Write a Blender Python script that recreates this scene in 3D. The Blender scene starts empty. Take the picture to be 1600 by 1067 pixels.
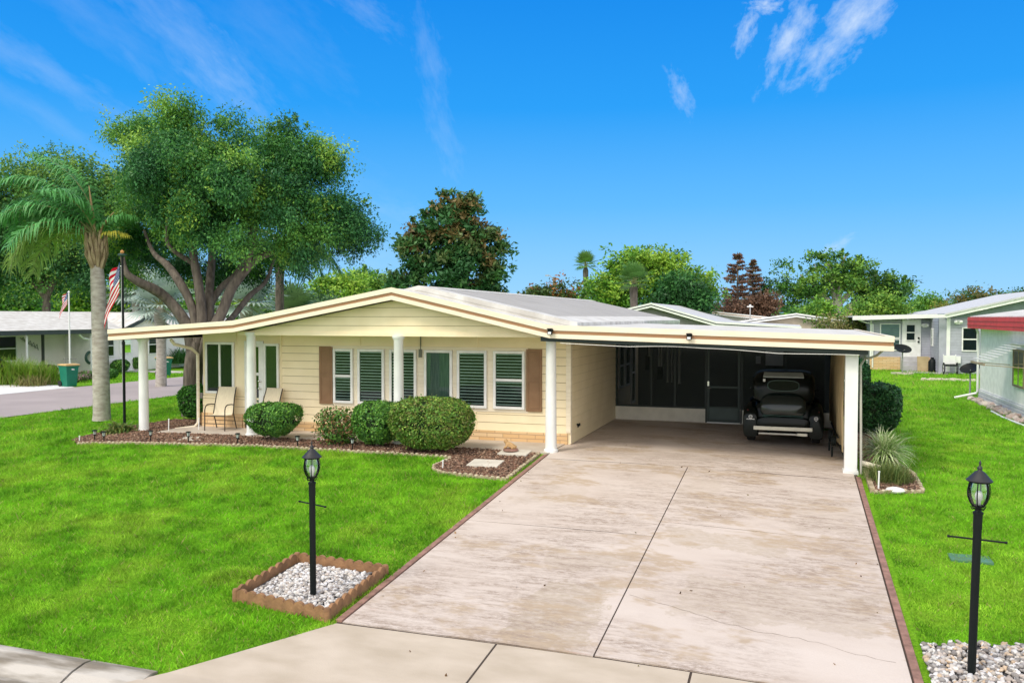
import bpy, math, random
import numpy as np
from math import sin, cos, pi, radians, sqrt, atan2
from mathutils import Vector, Matrix
random.seed(7)
SC = bpy.context.scene
COL = SC.collection

# ------------------------------------------------------------------ camera
CAMX, CAMY, CAMZ = 4.74, -16.56, 2.79
YAW, PITCH, F = 18.6, 1.67, 1300.0
cd = bpy.data.cameras.new('camera')
cd.sensor_width = 36; cd.lens = 36 * F / 1600; cd.clip_start = .1; cd.clip_end = 3000
cam = bpy.data.objects.new('camera', cd); COL.objects.link(cam)
cam.location = (CAMX, CAMY, CAMZ)
cam.rotation_euler = (radians(90 - PITCH), 0, radians(YAW))
SC.camera = cam

# ------------------------------------------------------------------ light
SUN_DIR = Vector((-.38, -.64, .88)).normalized()
sd = bpy.data.lights.new('sun', 'SUN'); sd.energy = 1.9; sd.angle = radians(16); sd.color = (1, .93, .80)
so = bpy.data.objects.new('sun', sd); COL.objects.link(so)
so.rotation_euler = SUN_DIR.to_track_quat('Z', 'Y').to_euler()
SC.view_settings.view_transform = 'Standard'; SC.view_settings.look = 'None'
SC.view_settings.exposure = 0.46; SC.view_settings.gamma = 1.0

def P(px, py, d):
    """point seen at photo pixel (px,py) at depth d: used to read real positions off the photograph"""
    x = (px - 800) / F; y = -(py - 533.5) / F
    ya, p = radians(YAW), radians(PITCH)
    fy = cos(p) + y * sin(p); fz = -sin(p) + y * cos(p)
    r = (x * cos(ya) - fy * sin(ya), x * sin(ya) + fy * cos(ya), fz)
    return Vector((CAMX + r[0] * d, CAMY + r[1] * d, CAMZ + r[2] * d))

# world: Nishita sky + a deep blue gradient + cirrus streaks; cloud cover overhead and behind
w = bpy.data.worlds.new('World'); SC.world = w; w.use_nodes = True
nt = w.node_tree; nt.nodes.clear()
def N(t, **k):
    n = nt.nodes.new(t)
    for a, b in k.items(): setattr(n, a, b)
    return n
def L(a, b): nt.links.new(a, b)
def mth(op, a, b=None, c=None, clamp=False):
    n = N('ShaderNodeMath', operation=op); n.use_clamp = clamp
    for i, v in enumerate((a, b, c)):
        if v is None: continue
        if isinstance(v, (int, float)): n.inputs[i].default_value = v
        else: L(v, n.inputs[i])
    return n.outputs[0]
def mixc(f, a, b, op='MIX'):
    n = N('ShaderNodeMix', data_type='RGBA', blend_type=op)
    for i, v in ((0, f), (6, a), (7, b)):
        if isinstance(v, (int, float)): n.inputs[i].default_value = v
        elif isinstance(v, tuple): n.inputs[i].default_value = v + (1,)
        else: L(v, n.inputs[i])
    return n.outputs[2]
def dotn(vec, v):
    n = N('ShaderNodeVectorMath', operation='DOT_PRODUCT'); L(vec, n.inputs[0]); n.inputs[1].default_value = v
    return n.outputs['Value']
out = N('ShaderNodeOutputWorld'); bg = N('ShaderNodeBackground')
tc = N('ShaderNodeTexCoord'); D = tc.outputs['Generated']
sky = N('ShaderNodeTexSky', sky_type='NISHITA'); sky.sun_disc = False
sky.sun_elevation = math.asin(SUN_DIR.z); sky.sun_rotation = atan2(SUN_DIR.x, SUN_DIR.y)
sepd = N('ShaderNodeSeparateXYZ'); L(D, sepd.inputs[0]); dz = sepd.outputs[2]
ramp = N('ShaderNodeValToRGB'); L(dz, ramp.inputs[0])
cr = ramp.color_ramp
stops = [(0.0, (.28, .53, .76)), (.05, (.20, .47, .76)), (.13, (.085, .37, .75)), (.24, (.012, .26, .71)), (.40, (.0, .175, .62))]
cr.elements[0].position = 0; cr.elements[0].color = stops[0][1] + (1,)
cr.elements[1].position = stops[-1][0]; cr.elements[1].color = stops[-1][1] + (1,)
for p_, c_ in stops[1:-1]:
    e = cr.elements.new(p_); e.color = c_ + (1,)
nsc = mixc(1.0, sky.outputs[0], (.1, .1, .1), 'MULTIPLY')
base = mixc(.96, nsc, ramp.outputs[0])
cloud = None
# (px,py, angle of streak in the picture (deg, from right, clockwise down), half length, half width, strength, noise)
streaks = [(1328, 42, -46, 108, 36, .64, 1), (1232, 62, -62, 74, 24, .58, 1), (1166, 48, -72, 36, 15, .42, 1), (1195, 8, 0, 26, 15, .5, 1),
           (1063, 145, 68, 44, 16, .30, 1), (285, 50, 42, 170, 44, .28, 2), (345, 120, 46, 110, 48, .34, 2), (60, 105, 30, 190, 24, .28, 2), (210, 95, 50, 90, 14, .14, 2),
           (60, 175, 32, 200, 18, .15, 2), (672, 90, 76, 90, 22, .22, 2), (690, 200, 72, 90, 24, .18, 2), (568, 15, 35, 70, 24, .20, 2), (150, 30, 34, 200, 34, .14, 2),
           (1305, 386, -30, 38, 9, .35, 1), (610, 330, 10, 80, 22, .16, 2), (590, 400, 0, 110, 40, .16, 2), (480, 250, 30, 200, 46, .09, 2), (420, 40, 40, 160, 60, .10, 2)]
for (px, py, ang, hl, hw, st, kind) in streaks:
    o_ = Vector((CAMX, CAMY, CAMZ))
    c0 = (P(px, py, 10) - o_).normalized()
    a_ = radians(ang)
    u_ = (P(px + 50 * cos(a_), py + 50 * sin(a_), 10) - o_).normalized() - c0; u_ = (u_ - c0 * u_.dot(c0)).normalized()
    v_ = c0.cross(u_).normalized()
    dc = dotn(D, c0); du = mth('DIVIDE', dotn(D, u_), dc); dv = mth('DIVIDE', dotn(D, v_), dc)
    du = mth('MULTIPLY', du, F / hl); dv = mth('MULTIPLY', dv, F / hw)
    cmb = N('ShaderNodeCombineXYZ'); L(du, cmb.inputs[0]); L(dv, cmb.inputs[1]); cmb.inputs[2].default_value = px * .37
    no = N('ShaderNodeTexNoise'); no.inputs['Detail'].default_value = 7; no.inputs['Roughness'].default_value = .62
    vm = N('ShaderNodeVectorMath', operation='MULTIPLY'); L(cmb.outputs[0], vm.inputs[0])
    vm.inputs[1].default_value = (2.0, 3.4 * hw / hl, 1) if kind == 1 else (2.6, 6.5 * hw / hl, 1)
    L(vm.outputs[0], no.inputs['Vector']); no.inputs['Scale'].default_value = 1.3
    nf = mth('SUBTRACT', no.outputs['Fac'], .5)
    r2 = mth('ADD', mth('MULTIPLY', du, du), mth('MULTIPLY', dv, dv))
    rr = mth('SQRT', r2)
    body = mth('ADD', mth('SUBTRACT', 1.0, rr), mth('MULTIPLY', nf, 2.4 if kind == 1 else 2.2))
    body = mth('MULTIPLY', body, .85 if kind == 1 else .45, clamp=True)
    edge = mth('MULTIPLY', mth('SUBTRACT', 1.5, rr), 2.0, clamp=True)
    m_ = mth('MULTIPLY', mth('MULTIPLY', body, edge), mth('GREATER_THAN', dc, 0.1))
    m_ = mth('MULTIPLY', m_, st)
    cloud = m_ if cloud is None else mth('MAXIMUM', cloud, m_)
colr = mixc(cloud, base, (.60, .68, .76))
# broken white cloud overhead and behind the camera (outside the view)
fw = (P(800, 533, 1) - Vector((CAMX, CAMY, CAMZ))).normalized()
back = mth('MULTIPLY', mth('SUBTRACT', .35, dotn(D, (fw.x, fw.y, 0))), 1.6, clamp=True)
over = mth('MULTIPLY', mth('SUBTRACT', dz, .50), 3.0, clamp=True)
cov = mth('MAXIMUM', back, over)
cn = N('ShaderNodeTexNoise'); cn.inputs['Scale'].default_value = 2.2; cn.inputs['Detail'].default_value = 6; L(D, cn.inputs['Vector'])
cov = mth('MULTIPLY', cov, mth('MULTIPLY', mth('SUBTRACT', cn.outputs['Fac'], .22), 3.2, clamp=True))
ccol = mixc(over, (1.35, 1.33, 1.28), (.80, .79, .78))
colr = mixc(cov, colr, ccol)
L(colr, bg.inputs[0]); bg.inputs[1].default_value = 1.0
L(bg.outputs[0], out.inputs[0])

# ------------------------------------------------------------------ materials
MATS = {}
def mat(name, col, rough=.6, metal=0, col2=None, nscale=4, stretch=(1, 1, 1), bump=0, bscale=40, spec=.5, coat=0, det=5, lo=.35, hi=.65, emit=None):
    if name in MATS: return MATS[name]
    m = bpy.data.materials.new(name); m.use_nodes = True; MATS[name] = m
    t = m.node_tree; b = t.nodes['Principled BSDF']
    b.inputs['Base Color'].default_value = tuple(col) + (1,)
    b.inputs['Roughness'].default_value = rough; b.inputs['Metallic'].default_value = metal
    b.inputs['Specular IOR Level'].default_value = spec; b.inputs['Coat Weight'].default_value = coat
    m.diffuse_color = tuple(col) + (1,)
    if emit:
        b.inputs['Emission Color'].default_value = tuple(emit[:3]) + (1,); b.inputs['Emission Strength'].default_value = emit[3]
    if col2 is None: col2 = tuple(c * .86 for c in col)
    tcn = t.nodes.new('ShaderNodeTexCoord'); mp = t.nodes.new('ShaderNodeMapping'); mp.inputs['Scale'].default_value = stretch
    t.links.new(tcn.outputs['Object'], mp.inputs[0])
    no = t.nodes.new('ShaderNodeTexNoise'); no.inputs['Scale'].default_value = nscale; no.inputs['Detail'].default_value = det
    t.links.new(mp.outputs[0], no.inputs['Vector'])
    rp = t.nodes.new('ShaderNodeValToRGB'); rp.color_ramp.elements[0].position = lo; rp.color_ramp.elements[1].position = hi
    rp.color_ramp.elements[0].color = tuple(col2) + (1,); rp.color_ramp.elements[1].color = tuple(col) + (1,)
    t.links.new(no.outputs['Fac'], rp.inputs[0]); t.links.new(rp.outputs[0], b.inputs['Base Color'])
    if bump:
        n2 = t.nodes.new('ShaderNodeTexNoise'); n2.inputs['Scale'].default_value = bscale; n2.inputs['Detail'].default_value = 4
        t.links.new(mp.outputs[0], n2.inputs['Vector'])
        bp = t.nodes.new('ShaderNodeBump'); bp.inputs['Strength'].default_value = bump; bp.inputs['Distance'].default_value = .02
        t.links.new(n2.outputs['Fac'], bp.inputs['Height']); t.links.new(bp.outputs[0], b.inputs['Normal'])
    return m

def leafmat(name, trans=.22, rough=.5, spec=.3):
    if name in MATS: return MATS[name]
    m = bpy.data.materials.new(name); m.use_nodes = True; MATS[name] = m
    t = m.node_tree; b = t.nodes['Principled BSDF']; o = t.nodes['Material Output']
    a = t.nodes.new('ShaderNodeAttribute'); a.attribute_name = 'tint'
    t.links.new(a.outputs['Color'], b.inputs['Base Color']); b.inputs['Roughness'].default_value = rough
    b.inputs['Specular IOR Level'].default_value = spec
    tr = t.nodes.new('ShaderNodeBsdfTranslucent'); t.links.new(a.outputs['Color'], tr.inputs[0])
    mx = t.nodes.new('ShaderNodeMixShader'); mx.inputs[0].default_value = trans
    t.links.new(b.outputs[0], mx.inputs[1]); t.links.new(tr.outputs[0], mx.inputs[2]); t.links.new(mx.outputs[0], o.inputs[0])
    return m

def glassmat(name, tint=(.72, .84, .80), tr=.5, rough=.02):
    if name in MATS: return MATS[name]
    m = bpy.data.materials.new(name); m.use_nodes = True; MATS[name] = m
    t = m.node_tree; t.nodes.remove(t.nodes['Principled BSDF']); o = t.nodes['Material Output']
    T = t.nodes.new('ShaderNodeBsdfTransparent'); T.inputs[0].default_value = tint + (1,)
    G_ = t.nodes.new('ShaderNodeBsdfGlossy'); G_.inputs['Roughness'].default_value = rough; G_.inputs[0].default_value = (.9, 1, .97, 1)
    fr = t.nodes.new('ShaderNodeFresnel'); fr.inputs[0].default_value = 1.5
    ad = t.nodes.new('ShaderNodeMath'); ad.operation = 'MULTIPLY_ADD'; ad.inputs[1].default_value = 1.0; ad.inputs[2].default_value = .5 - tr
    t.links.new(fr.outputs[0], ad.inputs[0])
    mx = t.nodes.new('ShaderNodeMixShader'); t.links.new(ad.outputs[0], mx.inputs[0])
    t.links.new(T.outputs[0], mx.inputs[1]); t.links.new(G_.outputs[0], mx.inputs[2]); t.links.new(mx.outputs[0], o.inputs[0])
    return m

def screenmat(name, col, alpha):
    m = bpy.data.materials.new(name); m.use_nodes = True; MATS[name] = m
    t = m.node_tree; b = t.nodes['Principled BSDF']; o = t.nodes['Material Output']
    b.inputs['Base Color'].default_value = col + (1,); b.inputs['Roughness'].default_value = .7
    T = t.nodes.new('ShaderNodeBsdfTransparent'); mx = t.nodes.new('ShaderNodeMixShader'); mx.inputs[0].default_value = alpha
    t.links.new(T.outputs[0], mx.inputs[1]); t.links.new(b.outputs[0], mx.inputs[2]); t.links.new(mx.outputs[0], o.inputs[0])
    return m

def brickmat():
    m = bpy.data.materials.new('brick'); m.use_nodes = True; MATS['brick'] = m
    t = m.node_tree; b = t.nodes['Principled BSDF']; b.inputs['Roughness'].default_value = .85
    tcn = t.nodes.new('ShaderNodeTexCoord'); sp = t.nodes.new('ShaderNodeSeparateXYZ'); cb = t.nodes.new('ShaderNodeCombineXYZ')
    t.links.new(tcn.outputs['Object'], sp.inputs[0]); ad = t.nodes.new('ShaderNodeMath'); ad.operation = 'ADD'
    t.links.new(sp.outputs[0], ad.inputs[0]); t.links.new(sp.outputs[1], ad.inputs[1])
    t.links.new(ad.outputs[0], cb.inputs[0]); t.links.new(sp.outputs[2], cb.inputs[1])
    br = t.nodes.new('ShaderNodeTexBrick'); t.links.new(cb.outputs[0], br.inputs['Vector'])
    br.inputs['Scale'].default_value = 1; br.inputs['Brick Width'].default_value = .38; br.inputs['Row Height'].default_value = .092
    br.inputs['Mortar Size'].default_value = .007; br.inputs['Color1'].default_value = (.66, .42, .20, 1)
    br.inputs['Color2'].default_value = (.74, .54, .32, 1); br.inputs['Mortar'].default_value = (.42, .27, .16, 1)
    t.links.new(br.outputs[0], b.inputs['Base Color'])
    bp = t.nodes.new('ShaderNodeBump'); bp.inputs['Strength'].default_value = .5; bp.inputs['Distance'].default_value = .01; bp.invert = True
    t.links.new(br.outputs['Fac'], bp.inputs['Height']); t.links.new(bp.outputs[0], b.inputs['Normal'])
    return m

def concretemat():
    """driveway concrete: cream coating worn away in streaks across the slab"""
    m = bpy.data.materials.new('worn_concrete'); m.use_nodes = True; MATS['worn_concrete'] = m
    t = m.node_tree; b = t.nodes['Principled BSDF']; b.inputs['Roughness'].default_value = .75
    tcn = t.nodes.new('ShaderNodeTexCoord')
    def noise(sc, st, det=6, rough=.6, loc=(0, 0, 0)):
        mp = t.nodes.new('ShaderNodeMapping'); mp.inputs['Scale'].default_value = st; mp.inputs['Location'].default_value = loc
        t.links.new(tcn.outputs['Object'], mp.inputs[0])
        n = t.nodes.new('ShaderNodeTexNoise'); n.inputs['Scale'].default_value = sc; n.inputs['Detail'].default_value = det
        n.inputs['Roughness'].default_value = rough; t.links.new(mp.outputs[0], n.inputs['Vector']); return n.outputs['Fac']
    def rng(v, lo, hi):
        r = t.nodes.new('ShaderNodeMapRange'); r.inputs[1].default_value = lo; r.inputs[2].default_value = hi; t.links.new(v, r.inputs[0]); return r.outputs[0]
    def mul(a, c):
        n = t.nodes.new('ShaderNodeMath'); n.operation = 'MULTIPLY'
        for i, v in enumerate((a, c)):
            if isinstance(v, float): n.inputs[i].default_value = v
            else: t.links.new(v, n.inputs[i])
        return n.outputs[0]
    def mx(f, a, c):
        n = t.nodes.new('ShaderNodeMix'); n.data_type = 'RGBA'; t.links.new(f, n.inputs[0])
        for i, v in ((6, a), (7, c)):
            if isinstance(v, tuple): n.inputs[i].default_value = v + (1,)
            else: t.links.new(v, n.inputs[i])
        return n.outputs[2]
    big = rng(noise(.42, (1, 1, 1), 3, .5, (4.3, 2.1, 0)), .40, .54)
    fine = mul(rng(noise(9, (.9, 2.2, 1), 12, .88), .43, .55), rng(noise(2.2, (.6, 3.2, 1), 6, .7), .38, .58))
    wear = mul(big, fine)
    blotch = mul(rng(noise(.85, (.8, 1.3, 1), 4, .7, (9, 3, 0)), .53, .60), rng(noise(6, (1, 2, 1), 6, .7), .36, .5))
    tone = rng(noise(.9, (.4, 1.2, 1), 5, .6), .3, .7)
    c = mx(tone, (.53, .44, .375), (.62, .535, .475))
    sx = t.nodes.new('ShaderNodeSeparateXYZ'); t.links.new(tcn.outputs['Object'], sx.inputs[0]); en = noise(1.8, (1, 1, 1), 6, .7, (3, 3, 3))
    def m2(op, p_, q_, r_=None):
        n = t.nodes.new('ShaderNodeMath'); n.operation = op
        for i, v in enumerate((p_, q_, r_)):
            if v is None: continue
            if isinstance(v, (int, float)): n.inputs[i].default_value = v
            else: t.links.new(v, n.inputs[i])
        return n.outputs[0]
    for (bx, by, bw, bh, am) in ((2.32, -7.6, .42, .85, .8), (3.9, -4.7, .8, .35, .6), (3.3, -2.2, .32, .8, .35), (4.6, -6.6, 1.1, .6, .5), (5.2, -2.9, .5, .9, .35), (2.2, -5.9, .5, .35, .5), (1.0, -3.1, .5, .5, .25)):
        dx = m2('SUBTRACT', m2('ABSOLUTE', m2('SUBTRACT', sx.outputs[0], bx), 0), bw); dy = m2('SUBTRACT', m2('ABSOLUTE', m2('SUBTRACT', sx.outputs[1], by), 0), bh)
        dd = m2('MAXIMUM', dx, dy); dd = m2('MULTIPLY_ADD', m2('SUBTRACT', en, .5), 1.3, dd); k_ = m2('MULTIPLY', m2('MULTIPLY', rng(dd, .03, -.03), am), rng(noise(9, (1, 2, 1), 5, .7), .25, .6))
        c = mx(k_, c, (.40, .32, .23))
    c = mx(mul(blotch, .75), c, (.42, .31, .20))
    c = mx(mul(wear, .92), c, (.29, .215, .165))
    red = mul(rng(noise(1.6, (.5, 7, 1), 5, .7, (2, 7, 1)), .66, .72), .6)
    c = mx(red, c, (.42, .22, .15))
    spk = rng(noise(55, (1, 1, 1), 3, .7), .25, .75); c = mx(mul(spk, .16), c, (.38, .31, .26))
    t.links.new(c, b.inputs['Base Color'])
    bp = t.nodes.new('ShaderNodeBump'); bp.inputs['Strength'].default_value = .25; bp.inputs['Distance'].default_value = .01
    t.links.new(noise(60, (1, 1, 1), 4), bp.inputs['Height']); t.links.new(bp.outputs[0], b.inputs['Normal'])
    return m

cream = mat('cream_siding', (.92, .785, .54), .6, col2=(.86, .725, .48), nscale=2, bump=.05)
creamt = mat('cream_trim', (.86, .77, .61), .55, col2=(.78, .68, .52), nscale=5, stretch=(.4, 1, 4))
white = mat('white_paint', (.82, .82, .80), .4, col2=(.74, .74, .73), nscale=3)
whitew = mat('window_frame_white', (.84, .84, .82), .35)
brown = mat('brown_paint', (.36, .19, .09), .5, col2=(.31, .16, .075), nscale=3, stretch=(.3, 1, 1))
shutm = mat('shutter_brown', (.27, .15, .075), .6, col2=(.23, .125, .06))
roofm = mat('grey_roof', (.43, .415, .40), .95, spec=.1, col2=(.33, .315, .30), nscale=2.5, stretch=(.5, 3, 1), bump=.3, bscale=30)
roofw = mat('white_roof_coat', (.66, .645, .615), .8, spec=.2, col2=(.50, .475, .44), nscale=2.5, stretch=(1, 1.5, 1))
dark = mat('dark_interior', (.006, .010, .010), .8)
blackm = mat('black_paint', (.005, .008, .008), .5, spec=.22, col2=(.004, .007, .007), nscale=8, bump=.15, bscale=120)
darkframe = mat('dark_green_frame', (.008, .020, .018), .5)
blind = mat('blind_slat', (.80, .84, .78), .5)
curt = mat('curtain', (.20, .27, .23), .8, col2=(.10, .15, .13), nscale=7, stretch=(6, 1, .3))
curtd = mat('dark_curtain', (.012, .022, .020), .8, col2=(.006, .012, .011), nscale=6, stretch=(7, 1, .2))
glass = glassmat('window_glass')
brickm = brickmat(); conc = concretemat()
slabm = mat('porch_concrete', (.54, .475, .41), .8, col2=(.46, .38, .31), nscale=2, bump=.2)
apronm = mat('apron_concrete', (.54, .455, .365), .8, col2=(.43, .355, .27), nscale=1.7, stretch=(1, 2, 1), bump=.15, bscale=60, lo=.3, hi=.7)
curbm = mat('curb_concrete', (.50, .46, .41), .85, col2=(.20, .17, .13), nscale=1.6, stretch=(.6, 3, 1), bump=.3, bscale=50, lo=.42, hi=.60, det=10)
asph = mat('asphalt', (.40, .34, .335), .85, col2=(.34, .29, .285), nscale=.5, bump=.3, bscale=60)
redm = mat('red_edging', (.33, .18, .14), .85, col2=(.20, .11, .08), nscale=9, bump=.3)
barkm = mat('bark', (.17, .14, .115), .9, col2=(.075, .06, .05), nscale=9, stretch=(1, 1, .25), bump=1.0, bscale=26, det=8)
palmbark = mat('palm_bark', (.50, .46, .41), .9, col2=(.33, .29, .25), nscale=5, stretch=(1, 1, 2.5), bump=.7, bscale=18)
leafm = leafmat('foliage'); grassm = leafmat('grass_blades', .35, .6, .2); stonem = leafmat('stones', 0, .8, .3); flagm = leafmat('flag_cloth', .35, .8, .1)
chrome = mat('chrome', (.75, .75, .74), .18, 1); tyrem = mat('tyre', (.012, .014, .014), .8)
terra = mat('terracotta_edging', (.34, .18, .085), .85, col2=(.20, .105, .05), nscale=7, bump=.4)
edgem = mat('cream_edging', (.46, .38, .25), .9, col2=(.26, .20, .12), nscale=8, bump=.4)
stonew = mat('pale_paver', (.62, .58, .50), .85, col2=(.52, .48, .41), nscale=4)
greyside = mat('grey_siding', (.22, .205, .215), .6, col2=(.19, .18, .19))
lgrey = mat('light_grey_siding', (.40, .41, .48), .6)
whitewall = mat('white_wall', (.86, .82, .80), .7, col2=(.80, .76, .74), nscale=1.5)
binm = mat('bin_green', (.0, .17, .10), .45); lidm = mat('tan_lid', (.62, .42, .17), .6)
redroof = mat('red_fascia', (.66, .055, .06), .5, col2=(.55, .04, .045), nscale=4)
tanm = mat('tan_canvas', (.46, .36, .20), .8, col2=(.36, .27, .14), nscale=3, stretch=(1, 3, .6))
greenroof = mat('turquoise_paint', (.30, .62, .55), .6)
carpaint = mat('black_green_paint', (.0015, .004, .0035), .25, col2=(.001, .003, .0025), spec=.22, coat=0)

# ------------------------------------------------------------------ mesh helpers
class MB:
    def __init__(s): s.v = []; s.f = []; s.m = []; s.k = 0
    def add(s, vs, fs):
        o = len(s.v); s.v += [tuple(v) for v in vs]; s.f += [tuple(i + o for i in f) for f in fs]; s.m += [s.k] * len(fs); return s
    def box(s, x0, x1, y0, y1, z0, z1):
        return s.add([(x, y, z) for z in (z0, z1) for y in (y0, y1) for x in (x0, x1)],
                     [(0, 2, 3, 1), (4, 5, 7, 6), (0, 1, 5, 4), (2, 6, 7, 3), (0, 4, 6, 2), (1, 3, 7, 5)])
    def prism(s, poly, a0, a1, ax='y'):
        n = len(poly); vs = []
        for a in (a0, a1):
            for (u, v) in poly: vs.append({'y': (u, a, v), 'x': (a, u, v), 'z': (u, v, a)}[ax])
        fs = [tuple(range(n)), tuple(range(2 * n - 1, n - 1, -1))] + [(i, i + n, (i + 1) % n + n, (i + 1) % n) for i in range(n)]
        return s.add(vs, fs)
    def strip(s, poly, y0, y1, d0, d1):
        """solid following a polyline (x,z) between z+d0 and z+d1"""
        pts = [(x, z + d0) for x, z in poly] + [(x, z + d1) for x, z in reversed(poly)]
        n = len(poly); vs = [(x, y0, z) for x, z in pts] + [(x, y1, z) for x, z in pts]; m = 2 * n; fs = []
        for i in range(n - 1):
            a, b, c, d = i, i + 1, m - 2 - i, m - 1 - i
            fs += [(a, b, c, d), (a + m, d + m, c + m, b + m), (a, a + m, b + m, b), (d, c, c + m, d + m)]
        fs += [(0, m - 1, 2 * m - 1, m), (n - 1, n - 1 + m, n + m, n)]
        return s.add(vs, fs)
    def tube(s, pts, rs, n=8, cap=True):
        pts = [Vector(p) for p in pts]
        if isinstance(rs, (int, float)): rs = [rs] * len(pts)
        vs = []; ref = None
        for i, p in enumerate(pts):
            t = (pts[min(i + 1, len(pts) - 1)] - pts[max(i - 1, 0)]).normalized()
            if ref is None: ref = t.orthogonal().normalized()
            ref = (ref - t * ref.dot(t)).normalized(); b = t.cross(ref)
            for k in range(n):
                a = 2 * pi * k / n; vs.append(p + (ref * cos(a) + b * sin(a)) * rs[i])
        fs = [(i * n + k, i * n + (k + 1) % n, (i + 1) * n + (k + 1) % n, (i + 1) * n + k) for i in range(len(pts) - 1) for k in range(n)]
        if cap: fs += [tuple(range(n - 1, -1, -1)), tuple((len(pts) - 1) * n + k for k in range(n))]
        return s.add(vs, fs)
    def lathe(s, prof, c=(0, 0, 0), n=16, ax='z'):
        vs = []
        for r, h in prof:
            for k in range(n):
                a = 2 * pi * k / n; q = (r * cos(a), r * sin(a), h)
                if ax == 'x': q = (q[2], q[0], q[1])
                if ax == 'y': q = (q[0], q[2], q[1])
                vs.append((c[0] + q[0], c[1] + q[1], c[2] + q[2]))
        m = len(prof)
        fs = [(i * n + k, i * n + (k + 1) % n, (i + 1) * n + (k + 1) % n, (i + 1) * n + k) for i in range(m - 1) for k in range(n)]
        fs += [tuple(range(n - 1, -1, -1)), tuple((m - 1) * n + k for k in range(n))]
        return s.add(vs, fs)
    def loft(s, secs, n=28, e=3.0):
        """superellipse rings along y: (y, half width, z0, z1, cx)"""
        vs = []
        for q in secs:
            y, hw, z0, z1 = q[:4]; cx = q[4] if len(q) > 4 else 0
            for k in range(n):
                a = 2 * pi * k / n; ca, sa = cos(a), sin(a)
                vs.append((cx + hw * math.copysign(abs(ca) ** (2 / e), ca), y, (z0 + z1) / 2 + (z1 - z0) / 2 * math.copysign(abs(sa) ** (2 / e), sa)))
        m = len(secs)
        fs = [(i * n + k, i * n + (k + 1) % n, (i + 1) * n + (k + 1) % n, (i + 1) * n + k) for i in range(m - 1) for k in range(n)]
        fs += [tuple(range(n - 1, -1, -1)), tuple((m - 1) * n + k for k in range(n))]
        return s.add(vs, fs)
    def build(s, name, m, parent=None, smooth=False, bevel=0, loc=None):
        me = bpy.data.meshes.new(name); me.from_pydata(s.v, [], s.f)
        for q in (m if isinstance(m, (list, tuple)) else [m]): me.materials.append(q)
        if isinstance(m, (list, tuple)): me.polygons.foreach_set('material_index', s.m)
        import bmesh
        bm = bmesh.new(); bm.from_mesh(me); bmesh.ops.recalc_face_normals(bm, faces=bm.faces); bm.to_mesh(me); bm.free()
        if smooth:
            me.polygons.foreach_set('use_smooth', [True] * len(me.polygons))
            try: me.set_sharp_from_angle(angle=radians(42))
            except Exception: pass
        o = bpy.data.objects.new(name, me); COL.objects.link(o)
        if parent is not None: o.parent = parent
        if loc is not None: o.location = loc
        if bevel:
            b = o.modifiers.new('bevel', 'BEVEL'); b.width = bevel; b.segments = 2; b.limit_method = 'ANGLE'
        return o

def npmesh(name, V, k, m, parent=None, tint=None, loc=None, smooth=False, faces=None):
    """V (n*k,3): n faces of k corners; or faces given as (nf,kf) index array"""
    V = np.asarray(V, dtype=np.float32).reshape(-1, 3)
    if faces is None: faces = np.arange(len(V), dtype=np.int32).reshape(-1, k)
    nf, kf = faces.shape
    me = bpy.data.meshes.new(name); me.vertices.add(len(V)); me.vertices.foreach_set('co', V.ravel())
    me.loops.add(nf * kf); me.loops.foreach_set('vertex_index', faces.astype(np.int32).ravel())
    me.polygons.add(nf); me.polygons.foreach_set('loop_start', (np.arange(nf) * kf).astype(np.int32))
    me.polygons.foreach_set('loop_total', np.full(nf, kf, dtype=np.int32))
    me.update(calc_edges=True); me.materials.append(m)
    if smooth: me.polygons.foreach_set('use_smooth', np.ones(nf, dtype=bool))
    if tint is not None:
        a = me.color_attributes.new('tint', 'FLOAT_COLOR', 'POINT')
        c = np.ones((len(V), 4), dtype=np.float32); c[:, :3] = np.clip(np.repeat(tint, len(V) // len(tint), axis=0), 0, 1)
        a.data.foreach_set('color', c.ravel())
    o = bpy.data.objects.new(name, me); COL.objects.link(o)
    if parent is not None: o.parent = parent
    if loc is not None: o.location = loc
    return o

def tag(o, label, cat, group=None, kind=None):
    if label: o['label'] = label
    if cat: o['category'] = cat
    if group: o['group'] = group
    if kind: o['kind'] = kind
    return o
def thing(name, label, cat, loc=(0, 0, 0), rz=0, group=None):
    o = bpy.data.objects.new(name, None); COL.objects.link(o); o.location = loc; o.rotation_euler.z = rz
    o.empty_display_size = .2
    return tag(o, label, cat, group)
def struct(o, label=None): o['kind'] = 'structure'; return tag(o, label, None)
def stuff(o, label, cat=None): o['kind'] = 'stuff'; return tag(o, label, cat)
def copy_tree(o, parent=None):
    c = o.copy(); COL.objects.link(c)
    if parent is not None: c.parent = parent
    for ch in list(o.children): copy_tree(ch, c)
    return c

# ------------------------------------------------------------------ terrain
def ss(a, b, x):
    t = np.clip((x - a) / (b - a), 0, 1); return t * t * (3 - 2 * t)
def g(X, Y):
    X = np.asarray(X, float); Y = np.asarray(Y, float)
    z = .069 * np.clip(Y, -10.1, 0) - .55 * ss(9, 20, -X) - .1 * ss(2, 7, X)
    return z - .5 * ss(28, 34, -X) * 0
def gz(x, y): return float(g(x, y))

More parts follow.
